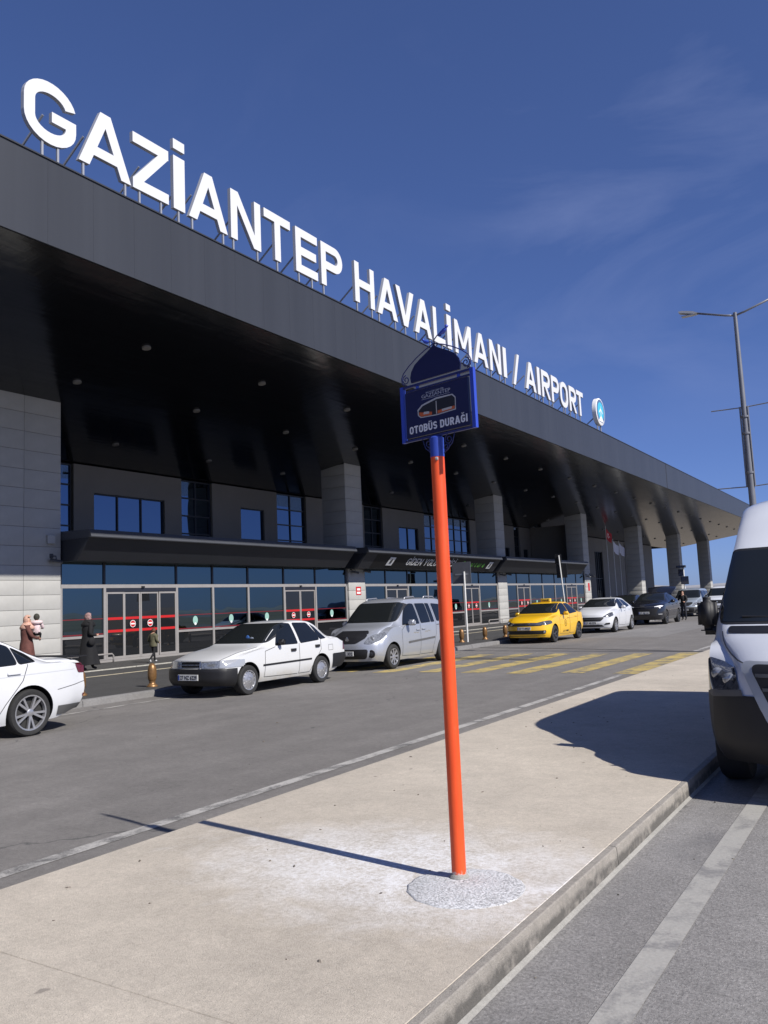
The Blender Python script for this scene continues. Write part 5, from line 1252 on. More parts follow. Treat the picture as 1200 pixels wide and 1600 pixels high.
# ---------------------------------------------------------------- large panel van in the right foreground
def big_van():
    L = 5.93
    c = Car('panel_van', 'large white van with black mirrors parked on the service road at the right edge', 'van', L,
            zt=[(0, 1.02), (.07, 1.08), (.40, 1.19), (.78, 1.28), (.95, 1.34), (1.30, 1.66), (1.62, 1.94), (1.80, 2.10), (2.05, 2.36), (2.35, 2.50), (2.8, 2.55), (5.6, 2.54), (5.88, 2.50), (5.93, 2.42)],
            zb=[(0, .80), (.3, .98), (.9, 1.16), (1.6, 1.20), (5.93, 1.20)],
            w=[(0, .89), (.2, .95), (.6, .99), (1.2, 1.0), (5.5, 1.0), (5.93, .96)], wt=[(0, .68), (.3, .76), (.85, .90), (1.05, .935), (1.7, .90), (2.1, .85), (2.6, .85), (5.93, .85)],
            z0=[(0, .28), (.5, .24), (5.2, .24), (5.93, .34)], paint=M_PVAN, nose=[(.25, .10), (.45, .0), (.75, .02), (1.0, .08), (1.15, .12)], tail=[(0, 0), (3, .02)], plan=.30, planr=.04, crown=.13, fade=.95, ns=110, bulge=.03)
    wx = (1.00, 4.66); z = (0, 0, 1)
    c.patch('windscreen', rpoly([(-.935, 1.325), (.935, 1.325), (.885, 1.965), (-.885, 1.965)], [.07, .07, .07, .07], 6), 'front', M_WSCREEN, .005)
    ws = c.patch('screen_border', rpoly([(-.95, 1.305), (.95, 1.305), (.90, 1.99), (-.90, 1.99)], [.08, .08, .08, .08], 6), 'front', M_INK, .002)
    c.both('side_window', rpoly([(1.16, 1.24), (2.05, 1.25), (2.03, 1.86), (1.74, 1.88), (1.60, 1.80)], .06), M_CGLASS)
    c.shell('front_bumper', M_BPLAS, [((0, 0, .79), z), ((0, 0, .29), (0, 0, -1)), ((.60, 0, 0), (1, 0, 0))], .014)
    c.shell('side_cladding', M_BPLAS, [((0, 0, .56), z), ((0, 0, .40), (0, 0, -1)), ((1.5, 0, 0), (-1, 0, 0)), ((5.8, 0, 0), (1, 0, 0))], .016)
    c.patch('cowl_panel', rpoly([(-.84, 1.235), (.84, 1.235), (.84, 1.290), (-.84, 1.290)], .025), 'front', M_BPLAS, .006)
    gr = c.patch('grille_surround', rpoly([(-.66, 1.035), (-.42, .50), (.42, .50), (.66, 1.035)], [.08, .14, .14, .08], 5), 'front', mat('van_grille_frame', (.42, .44, .46), .4, metal=.3), .024)
    c.patch('grille', rpoly([(-.575, 1.01), (-.36, .56), (.36, .56), (.575, 1.01)], [.07, .10, .10, .07], 5), 'front', M_INK, .030, parent=gr)
    for zz in (.64, .74, .84, .94):
        hw = .36+(zz-.56)/(1.01-.56)*.215-.015
        c.patch('grille_bar', [(-hw, zz-.012), (hw, zz-.012), (hw, zz+.012), (-hw, zz+.012)], 'front', M_GPLAS, .044, parent=gr)
    ring = [(.085*math.cos(R(a)), .84+.085*math.sin(R(a))) for a in range(0, 360, 20)]
    p = c.at(0, .84, 'front'); em = MB().tube([(p.x-.045, y, zz) for y, zz in ring], .009, 6, closed=True); [em.tube([(p.x-.045, 0, .84), (p.x-.045, .08*math.sin(R(a)), .84+.08*math.cos(R(a)))], .008, 6) for a in (0, 120, 240)]; em.build('badge', M_CHROME, gr)
    for sg in (-1, 1):
        hp = rpoly([(sg*.66, .83), (sg*.90, .79), (sg*.985, .82), (sg*.965, 1.05), (sg*.82, 1.02), (sg*.70, .975)], .03)
        o = c.patch('headlamp', hp, 'front', M_LAMPD, .012)
        for yy, zz, rr in ((.76, .905, .05), (.87, .935, .05)):
            p = c.at(sg*yy, zz, 'front'); sphere_mb((p.x-.010, p.y, p.z), (.02, rr, rr)).build('lamp_bulb', M_LAMP, o, smooth=True)
        c.patch('lamp_base', rpoly([(sg*.64, .79), (sg*.90, .765), (sg*.95, .79), (sg*.90, .815), (sg*.65, .835)], .01), 'front', M_ORANGEL if False else M_GPLAS, .018, parent=o)
    [c.seam([(q*.62, 1.02), (q*.70, 1.045), (q*.77, 1.08), (q*.83, 1.13), (q*.87, 1.19), (q*.895, 1.25)], 'front', sides=(1,), wd=.010, m=M_GPLAS) for q in (-1, 1)]  # bonnet edge line, its shading drawn in as grey
    c.seam([(1.10, 1.22), (.98, 1.05)], wd=.012); c.seam([(1.28, 1.20), (1.36, .5), (2.10, .45), (2.14, 2.0)], wd=.012); c.seam([(2.2, .5), (2.2, 2.2), (3.4, 2.2), (3.4, .5)], wd=.012)
    c.handle(1.98, 1.05, M_BPLAS, .2, h=.05); c.handle(2.30, 1.05, M_BPLAS, .2, h=.05)
    for sd in (-1, 1):
        p = c.at(1.22, 1.38, 'side', sd); b = MB(); bm = bmesh.new(); bmesh.ops.create_cube(bm, size=1); cc = Vector((1.20, sd*1.055, 1.40))
        for v in bm.verts: v.co = Vector((cc.x+v.co.x*.13, cc.y+v.co.y*.165*(1 if v.co.z > 0 else 1.08), cc.z+v.co.z*.30))
        bmesh.ops.bevel(bm, geom=bm.edges[:], offset=.05, segments=5, affect='EDGES'); b.bm(bm); o = b.build('wing_mirror', M_INK, c.root, smooth=True)
        bm = bmesh.new(); bmesh.ops.create_cube(bm, size=1)
        for v in bm.verts: v.co = Vector((cc.x+.01+v.co.x*.10, cc.y-sd*.03+v.co.y*.20, cc.z-.15+v.co.z*.08))
        bmesh.ops.bevel(bm, geom=bm.edges[:], offset=.035, segments=4, affect='EDGES'); MB().bm(bm).build('mirror_foot', M_INK, o, smooth=True)
        MB().tube([(1.22, p.y-sd*.02, 1.28), (1.18, cc.y-sd*.04, cc.z-.16)], .035, 8).build('mirror_arm', M_INK, o)
        MB().box(cc.x+.066, cc.x+.069, cc.y-.07, cc.y+.07, cc.z-.11, cc.z+.11).build('mirror_glass', M_CGLASS, o)
    for y0, y1, z1 in ((-.80, -.05, 1.37), (-.02, .74, 1.37)):
        a = c.at(y0, 1.34, 'front'); b = c.at(y1, z1, 'front'); MB().tube([a+Vector((-.014, 0, 0)), b+Vector((-.016, 0, 0))], .009, 6).build('wiper', M_INK, c.root)
    c.both('tail_lamp', [(5.70, .9), (5.9, .9), (5.9, 1.5), (5.72, 1.5)], M_TAIL, .006); c.patch('rear_window', rpoly([(-.75, 1.3), (.75, 1.3), (.7, 1.9), (-.7, 1.9)], .05), 'rear', M_CGLASS)
    c.wheels(wx, .985, .345, .235, .22, 'cap', M_RIM, arch=.40, spokes=6); c.plate(.50, '27 AFD 38')
    # local -y is the side towards the island after turning the van to face the camera
    c.root.rotation_euler = (0, 0, math.pi/2); c.root.location = (-.50, 6.75, 0); c.bm.free()
big_van()
# ================================================================== BUS STOP SIGN
def bus_sign():
    bx, by = -2.185, 4.09
    root = empty('bus_stop_sign', (bx, by, .12)); tag(root, 'orange pole with ornate dark blue bus stop board standing in a round concrete footing', 'bus stop')
    M_OR = mat('orange_pole_paint', (.72, .075, .012), .45); go = G(M_OR); vo = go.tc.outputs['Object']; co = go.mix(go.rng(go.noise(3, 6, .7, vec=go.mapping((6, 6, .7), vec=vo)), .3, .7), (.66, .062, .010), (.78, .095, .018)); sc_ = go.math('MULTIPLY', go.rng(go.noise(9, 6, .75, vec=go.mapping((3, 3, .8), vec=vo)), .66, .72), .55); co = go.mix(sc_, co, (.80, .36, .22)); zz_ = go.nt.nodes.new('ShaderNodeSeparateXYZ'); go.link(vo, zz_.inputs[0]); ch_ = go.math('MULTIPLY', go.rng(go.math('ADD', zz_.outputs[2], go.math('MULTIPLY', go.noise(24, 5, .7, vec=vo), .12)), .085, .105, 1, 0), 1.0); co = go.mix(ch_, co, (.58, .56, .53)); go.color(co); go.bump(go.noise(14, 4, vec=vo), .0008); M_BL = mat('blue_pole_paint', (.025, .055, .33), .42, noise=(9, .08)); M_NAVY = mat('navy_board', (.005, .007, .060), .45, noise=(3, .10))
    M_FRB = mat('blue_frame_paint', (.03, .065, .42), .38); M_IRON = mat('dark_blue_iron', (.014, .02, .12), .45); M_LT = mat('board_lettering', (.66, .67, .72), .5)
    # footing: low irregular cast disc
    n = 40; rnd = random.Random(5); ring = [rnd.uniform(.975, 1.015) for _ in range(n)]; cx, cy = .085, -.10; b = MB()
    for k, (rr, zz) in enumerate(((1.0, -.01), (.99, .003), (.95, .006), (.6, .012), (.3, .016))):
        for i in range(n):
            a = 2*math.pi*i/n; q = .31*rr*(ring[i] if rr > .9 else 1); b.v.append((cx+q*math.cos(a), cy+q*math.sin(a), zz))
    for k in range(4):
        for i in range(n): b.f.append((k*n+i, k*n+(i+1) % n, (k+1)*n+(i+1) % n, (k+1)*n+i))
    b.f.append(tuple(4*n+i for i in range(n))); b.build('concrete_footing', M_DISC, root, smooth=True)
    lean = lambda z: (-.010*z/2.4, .004*z/2.4)
    MB().lathe([(.039, .01), (.039, 2.33)], 24).build('pole', M_OR, root, smooth=True, angle=40)
    MB().lathe([(.052, .012), (.054, .018), (.046, .030), (.039, .036)], 20).build('cement_collar', M_GUT, root)
    MB().lathe([(.0405, 2.305), (.0405, 2.415), (.030, 2.424)], 24).build('pole_sleeve', M_BL, root, smooth=True, angle=40)
    MB().lathe([(.0, .012), (.009, .010), (.011, 0)], 8, axis='x', center=(.012, -.040, 2.29)).build('bolt', M_POST, root)
    # board frame in its own axes: u right (seen from the pavement), v up, n towards the viewer
    ang = R(78); U = Vector((math.sin(ang), -math.cos(ang), 0)); N = Vector((-math.cos(ang), -math.sin(ang), 0)); Z = Vector((0, 0, 1))
    BU = U*.014
    f0 = lambda off=0.0: frame_map(N*off+BU, U, Z, N)
    z = lambda w: w-.12
    f = f0()
    fr = MB()
    def bar(u0, u1, v0, v1, t=.011, name='frame_bar', m=M_FRB):
        b = MB(); b.box(u0, u1, v0, v1, -t, t); b.v = [f(p) for p in b.v]; o = b.build(name, m, root); return o
    for u in (-.258, .268): bar(u-.012, u+.012, z(2.545), z(2.882))
    bar(-.246, .256, z(2.868), z(2.882), .009, m=M_IRON); bar(-.246, .256, z(2.545), z(2.557), .009, m=M_IRON)
    bar(-.225, .247, z(2.842), z(2.852), .006, m=M_IRON)
    for u in (-.14, .17): bar(u-.008, u+.008, z(2.852), z(2.868), .006, 'hanger')
    # board
    b = MB().box(-.232, .236, z(2.566), z(2.838), -.009, .009); b.v = [f(p) for p in b.v]; board = b.build('sign_board', M_NAVY, root)
    ln = [(-.226, 2.572), (.230, 2.572), (.230, 2.832), (-.226, 2.832)]; mb = MB()
    for (a, c) in zip(ln, ln[1:]+ln[:1]):
        d = Vector((c[0]-a[0], c[1]-a[1])).normalized()*.0; w = .0016
        if a[1] == c[1]: q = [(a[0], a[1]-w), (c[0], a[1]-w), (c[0], a[1]+w), (a[0], a[1]+w)]
        else: q = [(a[0]-w, a[1]), (a[0]+w, a[1]), (a[0]+w, c[1]), (a[0]-w, c[1])]
    letters_obj('stop_letter', 'OTOBÜS DURAĞI', frame_map(N*.0092+BU+U*-.208+Z*z(2.588), U, Z, N), .044, M_LT, board, depth=.0006, width=.432, t=.20, gap=.11)
    def fsign(s, u, w, size, width, m): return font_obj('board_print', s, frame_map(N*.0095+BU+U*u+Z*z(w), U, Z, N), size, m, board, width=width)
    M_THIN = mat('thin_board_print', (.34, .36, .44), .5)
    fsign('GAZİANTEP', -.105, 2.782, .030, .215, M_THIN); fsign('BÜYÜKŞEHİR', -.070, 2.806, .013, .135, M_THIN)
    mesh_obj('board_rule', [(N*.0096+BU+U*u+Z*z(w))[:] for u, w in ((-.105, 2.774), (.110, 2.774), (.110, 2.776), (-.105, 2.776))], [(0, 1, 2, 3)], M_THIN, board)
    def poly(name, pts, off, m):
        mesh_obj(name, [(N*(.0092+off)+BU+U*u+Z*z(w))[:] for u, w in pts], [tuple(range(len(pts)))], m, board)
    out = [(-.138, 2.688), (-.1185, 2.671), (.005, 2.664), (.146, 2.670), (.148, 2.742), (.126, 2.764), (.005, 2.768), (-.104, 2.747), (-.140, 2.722)]
    poly('printed_bus', out, .0004, mat('bus_print_white', (.42, .42, .44), .5))
    M_BG = mat('bus_print_dark', (.012, .012, .02), .5); M_BO = mat('bus_print_orange', (.50, .10, .03), .5)
    poly('printed_bus', [(-.131, 2.690), (-.112, 2.676), (.005, 2.670), (.140, 2.676), (.142, 2.738), (.122, 2.757), (.005, 2.757), (-.098, 2.738), (-.131, 2.716)], .0008, M_BG)
    poly('printed_bus', [(.012, 2.672), (.139, 2.678), (.139, 2.694), (.012, 2.690)], .0012, M_BO); poly('printed_bus', [(.045, 2.679), (.118, 2.682), (.118, 2.694), (.045, 2.692)], .0015, mat('bus_print_pale', (.46, .44, .43), .5))
    poly('printed_bus', [(-.128, 2.690), (-.112, 2.678), (-.03, 2.674), (-.03, 2.692), (-.10, 2.700), (-.126, 2.706)], .0012, M_BO); poly('printed_bus', [(-.095, 2.688), (-.05, 2.684), (-.05, 2.698), (-.09, 2.702)], .0015, MATS['bus_print_pale'])
    poly('printed_bus', [(.002, 2.672), (.008, 2.672), (.008, 2.748), (.002, 2.747)], .0014, MATS['bus_print_pale'])
    # onion dome plate
    half = [(.183, 2.893), (.188, 2.925), (.178, 2.96), (.150, 2.995), (.105, 3.022), (.055, 3.046), (.018, 3.066), (0, 3.082)]
    pts = [(u, z(w)) for u, w in half]+[(-u, z(w)) for u, w in half[-2::-1]]
    b = MB(); vs = [f((u, w, -.006)) for u, w in pts]+[f((u, w, .006)) for u, w in pts]; m = len(pts)
    b.add(vs, [tuple(range(m-1, -1, -1)), tuple(range(m, 2*m))]+[(i, (i+1) % m, m+(i+1) % m, m+i) for i in range(m)]); b.build('dome_plate', M_NAVY, root)
    def rod(pts, r=.0035, name='scroll'):
        MB().tube([f((u, z(w), 0)) for u, w in pts], r, 6).build(name, M_IRON, root, smooth=True)
    def spiral(u, w, r, a0, turns, sg=1, n=18): return [(u+r*(1-.75*k/n)*math.cos(a0+sg*2*math.pi*turns*k/n), w+r*(1-.75*k/n)*math.sin(a0+sg*2*math.pi*turns*k/n)) for k in range(n+1)]
    for sg in (-1, 1):
        rod([(sg*.005, 3.088), (sg*.07, 3.066), (sg*.14, 3.035), (sg*.20, 3.0), (sg*.245, 2.965), (sg*.262, 2.935), (sg*.258, 2.905), (sg*.235, 2.890)])
        rod(spiral(sg*.226, 2.922, .030, R(90 if sg > 0 else 90), 1.4, -sg))
        rod(spiral(sg*.075, 2.515, .030, R(100), 1.5, sg), .003); rod(spiral(sg*.055, 2.475, .024, R(60), 1.5, -sg), .003); rod([(sg*.036, 2.44), (sg*.10, 2.49), (sg*.12, 2.545)], .003)
    # two little birds on curled stems
    rod([(.0, 3.08), (-.012, 3.10), (-.034, 3.108), (-.05, 3.10)]); rod([(.0, 3.08), (.006, 3.11), (.03, 3.13), (.06, 3.118)])
    for (u, w, sg, s) in ((-.058, 3.112, -1, .75), (.075, 3.140, 1, 1.0)):
        b = MB(); bm = bmesh.new(); bmesh.ops.create_uvsphere(bm, u_segments=12, v_segments=8, radius=1)
        for v in bm.verts:
            x, y, zz = v.co; tail = max(0, -x)
            v.co = Vector((x*.028+(-.018*tail), y*(.011-.006*tail), zz*(.015-.007*tail)+x*.012))
        b.bm(bm); sphere_mb((.026, 0, .024), .010, 10, 8, b); b.add([(.034, -.003, .025), (.034, .003, .025), (.034, 0, .020), (.048, 0, .022)], [(0, 1, 3), (1, 2, 3), (2, 0, 3)])
        b.v = [f((u+sg*p[0]*s, z(w)+p[2]*s, p[1]*s)) for p in b.v]; b.build('bird_ornament', M_FRB, root, smooth=True)
bus_sign()

# ================================================================== STREET LAMP
def street_lamp():
    x, y = -3.2, 23.3; root = empty('street_lamp', (x, y, .12)); tag(root, 'tall grey double-arm street lamp rising behind the white van', 'street lamp')
    M_G = mat('galvanised_lamp_pole', (.20, .205, .22), .4, metal=.35, noise=(4, .1))
    MB().lathe([(.16, 0), (.16, .03), (.10, .035), (.098, .5), (.085, 4.0), (.05, 8.88), (.0, 8.9)], 16).build('pole', M_G, root, smooth=True, angle=40)
    for sg in (-1, 1):
        MB().tube([(0, 0, 8.80), (sg*.25, 0, 8.86), (sg*.95, 0, 9.08)], .028, 8).build('arm', M_G, root, smooth=True)
        b = MB(); pr = [(0, 0), (.12, .035), (.42, .04), (.52, .01), (.50, -.02), (.08, -.035)]
        a = R(14); b.prism([(sg*(.93+p[0]*math.cos(a)-p[1]*math.sin(a)), 9.075+p[0]*math.sin(a)+p[1]*math.cos(a)) for p in pr], 'y', -.10, .10); o = b.build('lamp_head', mat('lamp_head_grey', (.42, .43, .44), .4), root)
        MB().box(sg*1.04 if sg > 0 else -1.36, 1.36 if sg > 0 else sg*1.04, -.085, .085, 9.05, 9.068).build('lamp_lens', M_LAMPW, o)
    for zz in (6.28, 4.16): MB().tube([(-.82, 0, zz+.02), (0, 0, zz), (.82, 0, zz+.04)], .015, 6).build('banner_arm', M_G, root)
    for zz in (4.5, 5.55, 6.0): MB().lathe([(.098, zz), (.104, zz+.005), (.104, zz+.05), (.098, zz+.055)], 14).build('clamp', M_G, root)
    for sg in (-1, 1): MB().tube([(sg*.10, -.02, 4.15), (sg*.095, -.02, 6.3)], .022, 8).build('banner_rail', M_G, root)
street_lamp()

# ================================================================== BOLLARDS
M_BRZ = mat('worn_bronze_paint', (.23, .125, .05), .40, metal=.45, noise=(14, .30))
bp = [(.115, 0), (.118, .02), (.088, .045), (.066, .075), (.060, .11), (.078, .14), (.088, .17), (.094, .26), (.090, .36), (.076, .43), (.048, .475), (.0, .49)]
spots = [(-13.76, 10.60, 'bronze bollard partly hidden by the tail of the white saloon'), (-13.62, 12.27, 'bronze bollard standing free in front of the old white sedan'),
         (-14.2, 27.75, 'bronze bollard at the foot of the grey-backed sign pole'), (-14.12, 29.59, 'bronze bollard midway between the sign pole and the taxi'), (-14.0, 31.25, 'bronze bollard touching the front corner of the yellow taxi in view')]
b0 = None
for x, y, lb in spots:
    if b0 is None:
        b0 = MB().lathe(bp, 24).build('bollard', M_BRZ, None, smooth=True, angle=60); o = b0
        MB().lathe([(.062, .092), (.068, .096), (.068, .108), (.061, .112)], 20).build('collar', mat('worn_bronze_dark', (.16, .09, .04), .5, metal=.3), b0)
    else: o = copy_tree(b0)
    o.location = (x, y, .12); tag(o, lb, 'bollard', 'bronze bollards along the terminal kerb')

# ================================================================== SIGNS, RAILS, FLAGS
M_PLBACK = mat('grey_sign_back', (.13, .135, .15), .5, metal=.2, noise=(6, .1)); M_WPOLE = mat('pale_sign_pole', (.60, .60, .58), .5, noise=(5, .1)); M_DPL = mat('dark_sign_back', (.018, .019, .022), .5)
r = empty('road_sign', (-14.04, 27.91, .12)); tag(r, 'square grey-backed road sign on a pale pole right of the orange pole', 'road sign')
MB().tube([(0, 0, 0), (0, 0, 2.62)], .038, 10).build('pole', M_WPOLE, r, smooth=True, angle=40)
MB().cbox(-.52, .26, .045, .065, 2.18, 2.98, .006).build('sign_plate', M_PLBACK, r); MB().box(-.4, .15, .039, .044, 2.5, 2.55).build('bracket', M_POST, r)
r = empty('road_sign', (-17.55, 48.0, .12)); tag(r, 'dark stacked road sign plates on a leaning pale pole above the taxi', 'road sign')
MB().tube([(.12, 0, 0), (-.14, 0, 4.05)], .04, 10).build('pole', M_WPOLE, r, smooth=True, angle=40)
MB().cbox(-.42, -.02, .05, .08, 3.55, 4.12, .008).build('sign_plate', M_DPL, r); MB().cbox(-.36, .30, .05, .08, 2.68, 3.53, .008).build('sign_plate', M_DPL, r)
r = empty('solar_sign', (-13.1, 60, .12)); tag(r, 'white post carrying three small dark solar panels behind the grey van', 'solar post')
MB().tube([(0, 0, 0), (0, 0, 3.3)], .05, 10).build('pole', M_WPOLE, r, smooth=True, angle=40)
for (x0, x1, z0, z1, t) in ((-.42, .18, 3.2, 3.36, .30), (-.36, .0, 2.62, 3.1, .02), (-.22, .30, 2.04, 2.6, .02)):
    o = MB().cbox(x0, x1, -.03-t, -.01+t*.2, z0, z1, .008).build('solar_panel', M_DPL, r); MB().box(x0+.03, x1-.03, -.034-t, -.0301-t, z0+.03, z1-.03).build('solar_cells', mat('solar_cells', (.012, .02, .05), .15, coat=1), o)
def guard_rail(y0, y1, x, label):
    r = empty('trolley_rail', (x, y0, .12)); tag(r, label, 'rail')
    L = y1-y0; MB().tube([(0, 0, 0), (0, 0, .24), (0, .06, .30), (0, L-.06, .30), (0, L, .24), (0, L, 0)], .028, 8).build('rail', M_ALU, r, smooth=True)
    n = max(1, int(L/1.4))
    for k in range(1, n): MB().tube([(0, L*k/n, 0), (0, L*k/n, .28)], .022, 8).build('leg', M_ALU, r)
    MB().tube([(0, 0, .13), (0, L, .13)], .016, 6).build('lower_rail', M_ALU, r)
guard_rail(15.2, 18.45, -22.3, 'low metal trolley rail beside the woman in the black coat'); guard_rail(47.2, 51.2, -22.2, 'low metal trolley rail at the foot of the third stone column')

def flag(y, top, m, label, emblem=None, L=1.9, drop=1.2):
    r = empty('flag_pole', (-24.5, y, .12)); tag(r, label, 'flag', 'flag poles beside the terminal')
    MB().lathe([(.09, 0), (.09, .02), (.05, .03), (.045, 3), (.03, top-.12), (.03, top-.06), (.05, top-.04), (.045, top), (.0, top+.03)], 12).build('pole', M_WPOLE, r, smooth=True, angle=40)
    nu, nv = 14, 12; vs = []
    for j in range(nv+1):
        v = j/nv
        for i in range(nu+1):
            u = i/nu; fold = math.sin(u*9+v*1.5)*.10*u*(.4+.6*v); sag = u**1.4*drop*(.55+.10*math.sin(u*5))
            vs.append((fold+.25*u, .035+L*u*.52, top-.22-v*1.0-sag))
    fs = [(j*(nu+1)+i, j*(nu+1)+i+1, (j+1)*(nu+1)+i+1, (j+1)*(nu+1)+i) for j in range(nv) for i in range(nu)]
    o = mesh_obj('cloth', vs, fs, m, r, smooth=True)
    if emblem:
        me = o.data
        for p in me.polygons:
            k = p.index; i, j = k % nu, k//nu
            if emblem(i, j): p.material_index = 1
        me.materials.append(M_WHITE)
M_FRED = mat('red_flag_cloth', (.42, .012, .02), .7); M_FWH = mat('pale_flag_cloth', (.66, .66, .74), .7)
flag(80.0, 8.25, M_FRED, 'red flag with white emblem on the tallest flag pole', lambda i, j: (i in (4, 5) and 3 <= j <= 7) or (i == 6 and j in (3, 7)) or (i == 8 and j == 5))
flag(82.1, 7.1, M_FWH, 'first pale flag, right next to the red one'); flag(84.1, 7.0, M_FWH, 'second pale flag, two poles right of the red one'); 
flag(85.9, 6.9, M_FWH, 'last pale flag at the right end of the row of poles', L=.5, drop=1.8)
# ================================================================== PEOPLE
M_SKIN = mat('skin', (.46, .26, .18), .55); M_BLK = mat('black_cloth', (.005, .005, .0065), .85, noise=(8, .3)); M_OLIVE = mat('olive_jacket', (.085, .080, .045), .8, noise=(10, .25)); M_SHOEW = mat('white_shoe', (.62, .62, .62), .6); M_SHOEB = mat('dark_shoe', (.02, .016, .013), .6)
M_BROWN = mat('brown_coat_cloth', (.105, .038, .030), .85, noise=(9, .3)); M_HAIRB = mat('brown_hair', (.09, .035, .018), .7); M_HAIRD = mat('dark_hair', (.012, .010, .009), .6); M_JEAN = mat('dark_trousers', (.018, .02, .03), .85)
M_SCARF = mat('patterned_scarf', (.45, .30, .27), .85); g = G(M_SCARF); vv = g.vor(34, vec=g.tc.outputs['Object']); g.color(g.mix(g.rng(vv, .25, .55), (.06, .025, .028), (.30, .19, .18)))
M_SCARF2 = mat('pink_scarf', (.52, .30, .24), .85); g = G(M_SCARF2); vv = g.noise(16, 4, vec=g.tc.outputs['Object']); g.color(g.mix(g.rng(vv, .4, .6), (.58, .34, .28), (.40, .24, .16)))
M_FLUFF = mat('white_pink_fleece', (.66, .52, .52), .95, noise=(40, .2), bump=(60, .01))
def figure(name, label, loc, rz, H, pose, mats, hood=None, long_coat=None, hair=None, group=None, drape=None):
    """pose: joint offsets in units of H, facing +x. mats: dict bone-group -> material"""
    J = {'pelvis': (0, 0, .53), 'belly': (0, 0, .60), 'chest': (.01, 0, .71), 'base': (.0, 0, .80), 'neck': (.005, 0, .845), 'head': (.012, 0, .90), 'crown': (.008, 0, .965)}
    for s, q in ((1, 'L'), (-1, 'R')):
        J.update({'hip'+q: (0, s*.052, .51), 'knee'+q: (.01, s*.055, .28), 'ankle'+q: (-.005, s*.055, .045), 'toe'+q: (.085, s*.06, .018),
                  'sh'+q: (.0, s*.105, .79), 'el'+q: (-.02, s*.14, .62), 'wr'+q: (.03, s*.145, .485), 'palm'+q: (.045, s*.145, .445)})
    J.update({k: v for k, v in pose.items() if k[0] != '_'})
    Rr = {'pelvis': (.085, .070), 'belly': (.075, .062), 'chest': (.092, .070), 'base': (.060, .050), 'neck': (.033, .033), 'head': (.048, .056), 'crown': (.036, .042), 'hip': (.056, .056), 'knee': (.037, .037), 'ankle': (.026, .026), 'toe': (.022, .018), 'sh': (.042, .042), 'el': (.030, .030), 'wr': (.020, .020), 'palm': (.017, .024)}
    if 'bulk' in mats:
        for k in ('pelvis', 'belly', 'chest', 'sh', 'el'): Rr[k] = tuple(v*mats['bulk'] for v in Rr[k])
    B = [('pelvis', 'belly'), ('belly', 'chest'), ('chest', 'base'), ('base', 'neck'), ('neck', 'head'), ('head', 'crown')]
    for q in 'LR': B += [('pelvis', 'hip'+q), ('hip'+q, 'knee'+q), ('knee'+q, 'ankle'+q), ('ankle'+q, 'toe'+q), ('base', 'sh'+q), ('sh'+q, 'el'+q), ('el'+q, 'wr'+q), ('wr'+q, 'palm'+q)]
    names = list(J); idx = {k: i for i, k in enumerate(names)}; pts = [Vector(J[k])*H for k in names]; rad = []
    for k in names:
        kk = k[:-1] if k[-1] in 'LR' and k[:-1] in Rr else k; rad.append(tuple(v*H for v in Rr[kk]))
    edges = [(idx[a], idx[b]) for a, b in B]
    for q, s in (('L', 1), ('R', -1)):          # five fingers per hand, thumb from the side of the palm
        w, p = Vector(J['wr'+q]), Vector(J['palm'+q]); d = (p-w).normalized(); side = Vector((1, 0, 0))-d*d.x; side = side.normalized() if side.length > .1 else Vector((0, 1, 0)); curl = d.cross(side)*s
        for k, ln in enumerate((.026, .038, .042, .039, .030)):
            if k == 0: a = w+d*.018+side*.014; c = a+(side*.8+d*.7).normalized()*.016; e = c+(d+side*.3).normalized()*.014
            else: a = p+side*(.013-.009*(k-1)); c = a+(d+curl*.15)*ln*.5; e = c+(d*.8+curl*.5)*ln*.5
            base = idx['palm'+q] if k else idx['wr'+q]
            for v in (c, e): pts.append(v*H); rad.append((.0052*H, .0052*H)); names.append('finger'+q)
            edges += [(base, len(pts)-2), (len(pts)-2, len(pts)-1)]
    bm = bmesh.new(); lay = bm.verts.layers.skin.verify(); vs = []
    for p, rr, n in zip(pts, rad, names):
        v = bm.verts.new(p); v[lay].radius = rr; v[lay].use_root = (n == 'pelvis'); vs.append(v)
    for a, b in edges: bm.edges.new((vs[a], vs[b]))
    me = bpy.data.meshes.new('body'); bm.to_mesh(me); bm.free()
    o = bpy.data.objects.new('tmp', me); COL.objects.link(o); o.modifiers.new('s', 'SKIN'); sd = o.modifiers.new('d', 'SUBSURF'); sd.levels = 2; sd.render_levels = 2
    dg = bpy.context.evaluated_depsgraph_get(); dg.update(); m2 = bpy.data.meshes.new_from_object(o.evaluated_get(dg)); bpy.data.objects.remove(o); bpy.data.meshes.remove(me)
    root = empty(name, loc, rz); tag(root, label, 'person', group)
    order = ['skin', 'top', 'legs', 'shoes']; mlist = [M_SKIN, mats['top'], mats['legs'], mats['shoes']]
    m2.materials.clear(); body = fin('body', m2, mlist, root, smooth=True)
    seg = []
    for a, b in B:
        grp = 2 if a.startswith(('hip', 'pelvis')) and b.startswith(('knee', 'hip')) else 2 if a.startswith('knee') else 3 if a.startswith('ankle') else 0 if a in ('neck', 'head', 'base') and b in ('neck', 'head', 'crown') else 0 if a.startswith('wr') else 1
        seg.append((Vector(J[a])*H, Vector(J[b])*H, grp))
    for p in m2.polygons:
        c = p.center; best = (9, 0)
        for a, b, gidx in seg:
            t = max(0, min(1, (c-a).dot(b-a)/max((b-a).length_squared, 1e-9))); d = (c-(a+(b-a)*t)).length
            if d < best[0]: best = (d, gidx)
        p.material_index = best[1]
    # face
    hd = Vector(J['head'])*H; fwd = Vector((math.cos(pose.get('_look', 0)), math.sin(pose.get('_look', 0)), 0)); lf = Vector((-fwd.y, fwd.x, 0)); rr = .052*H
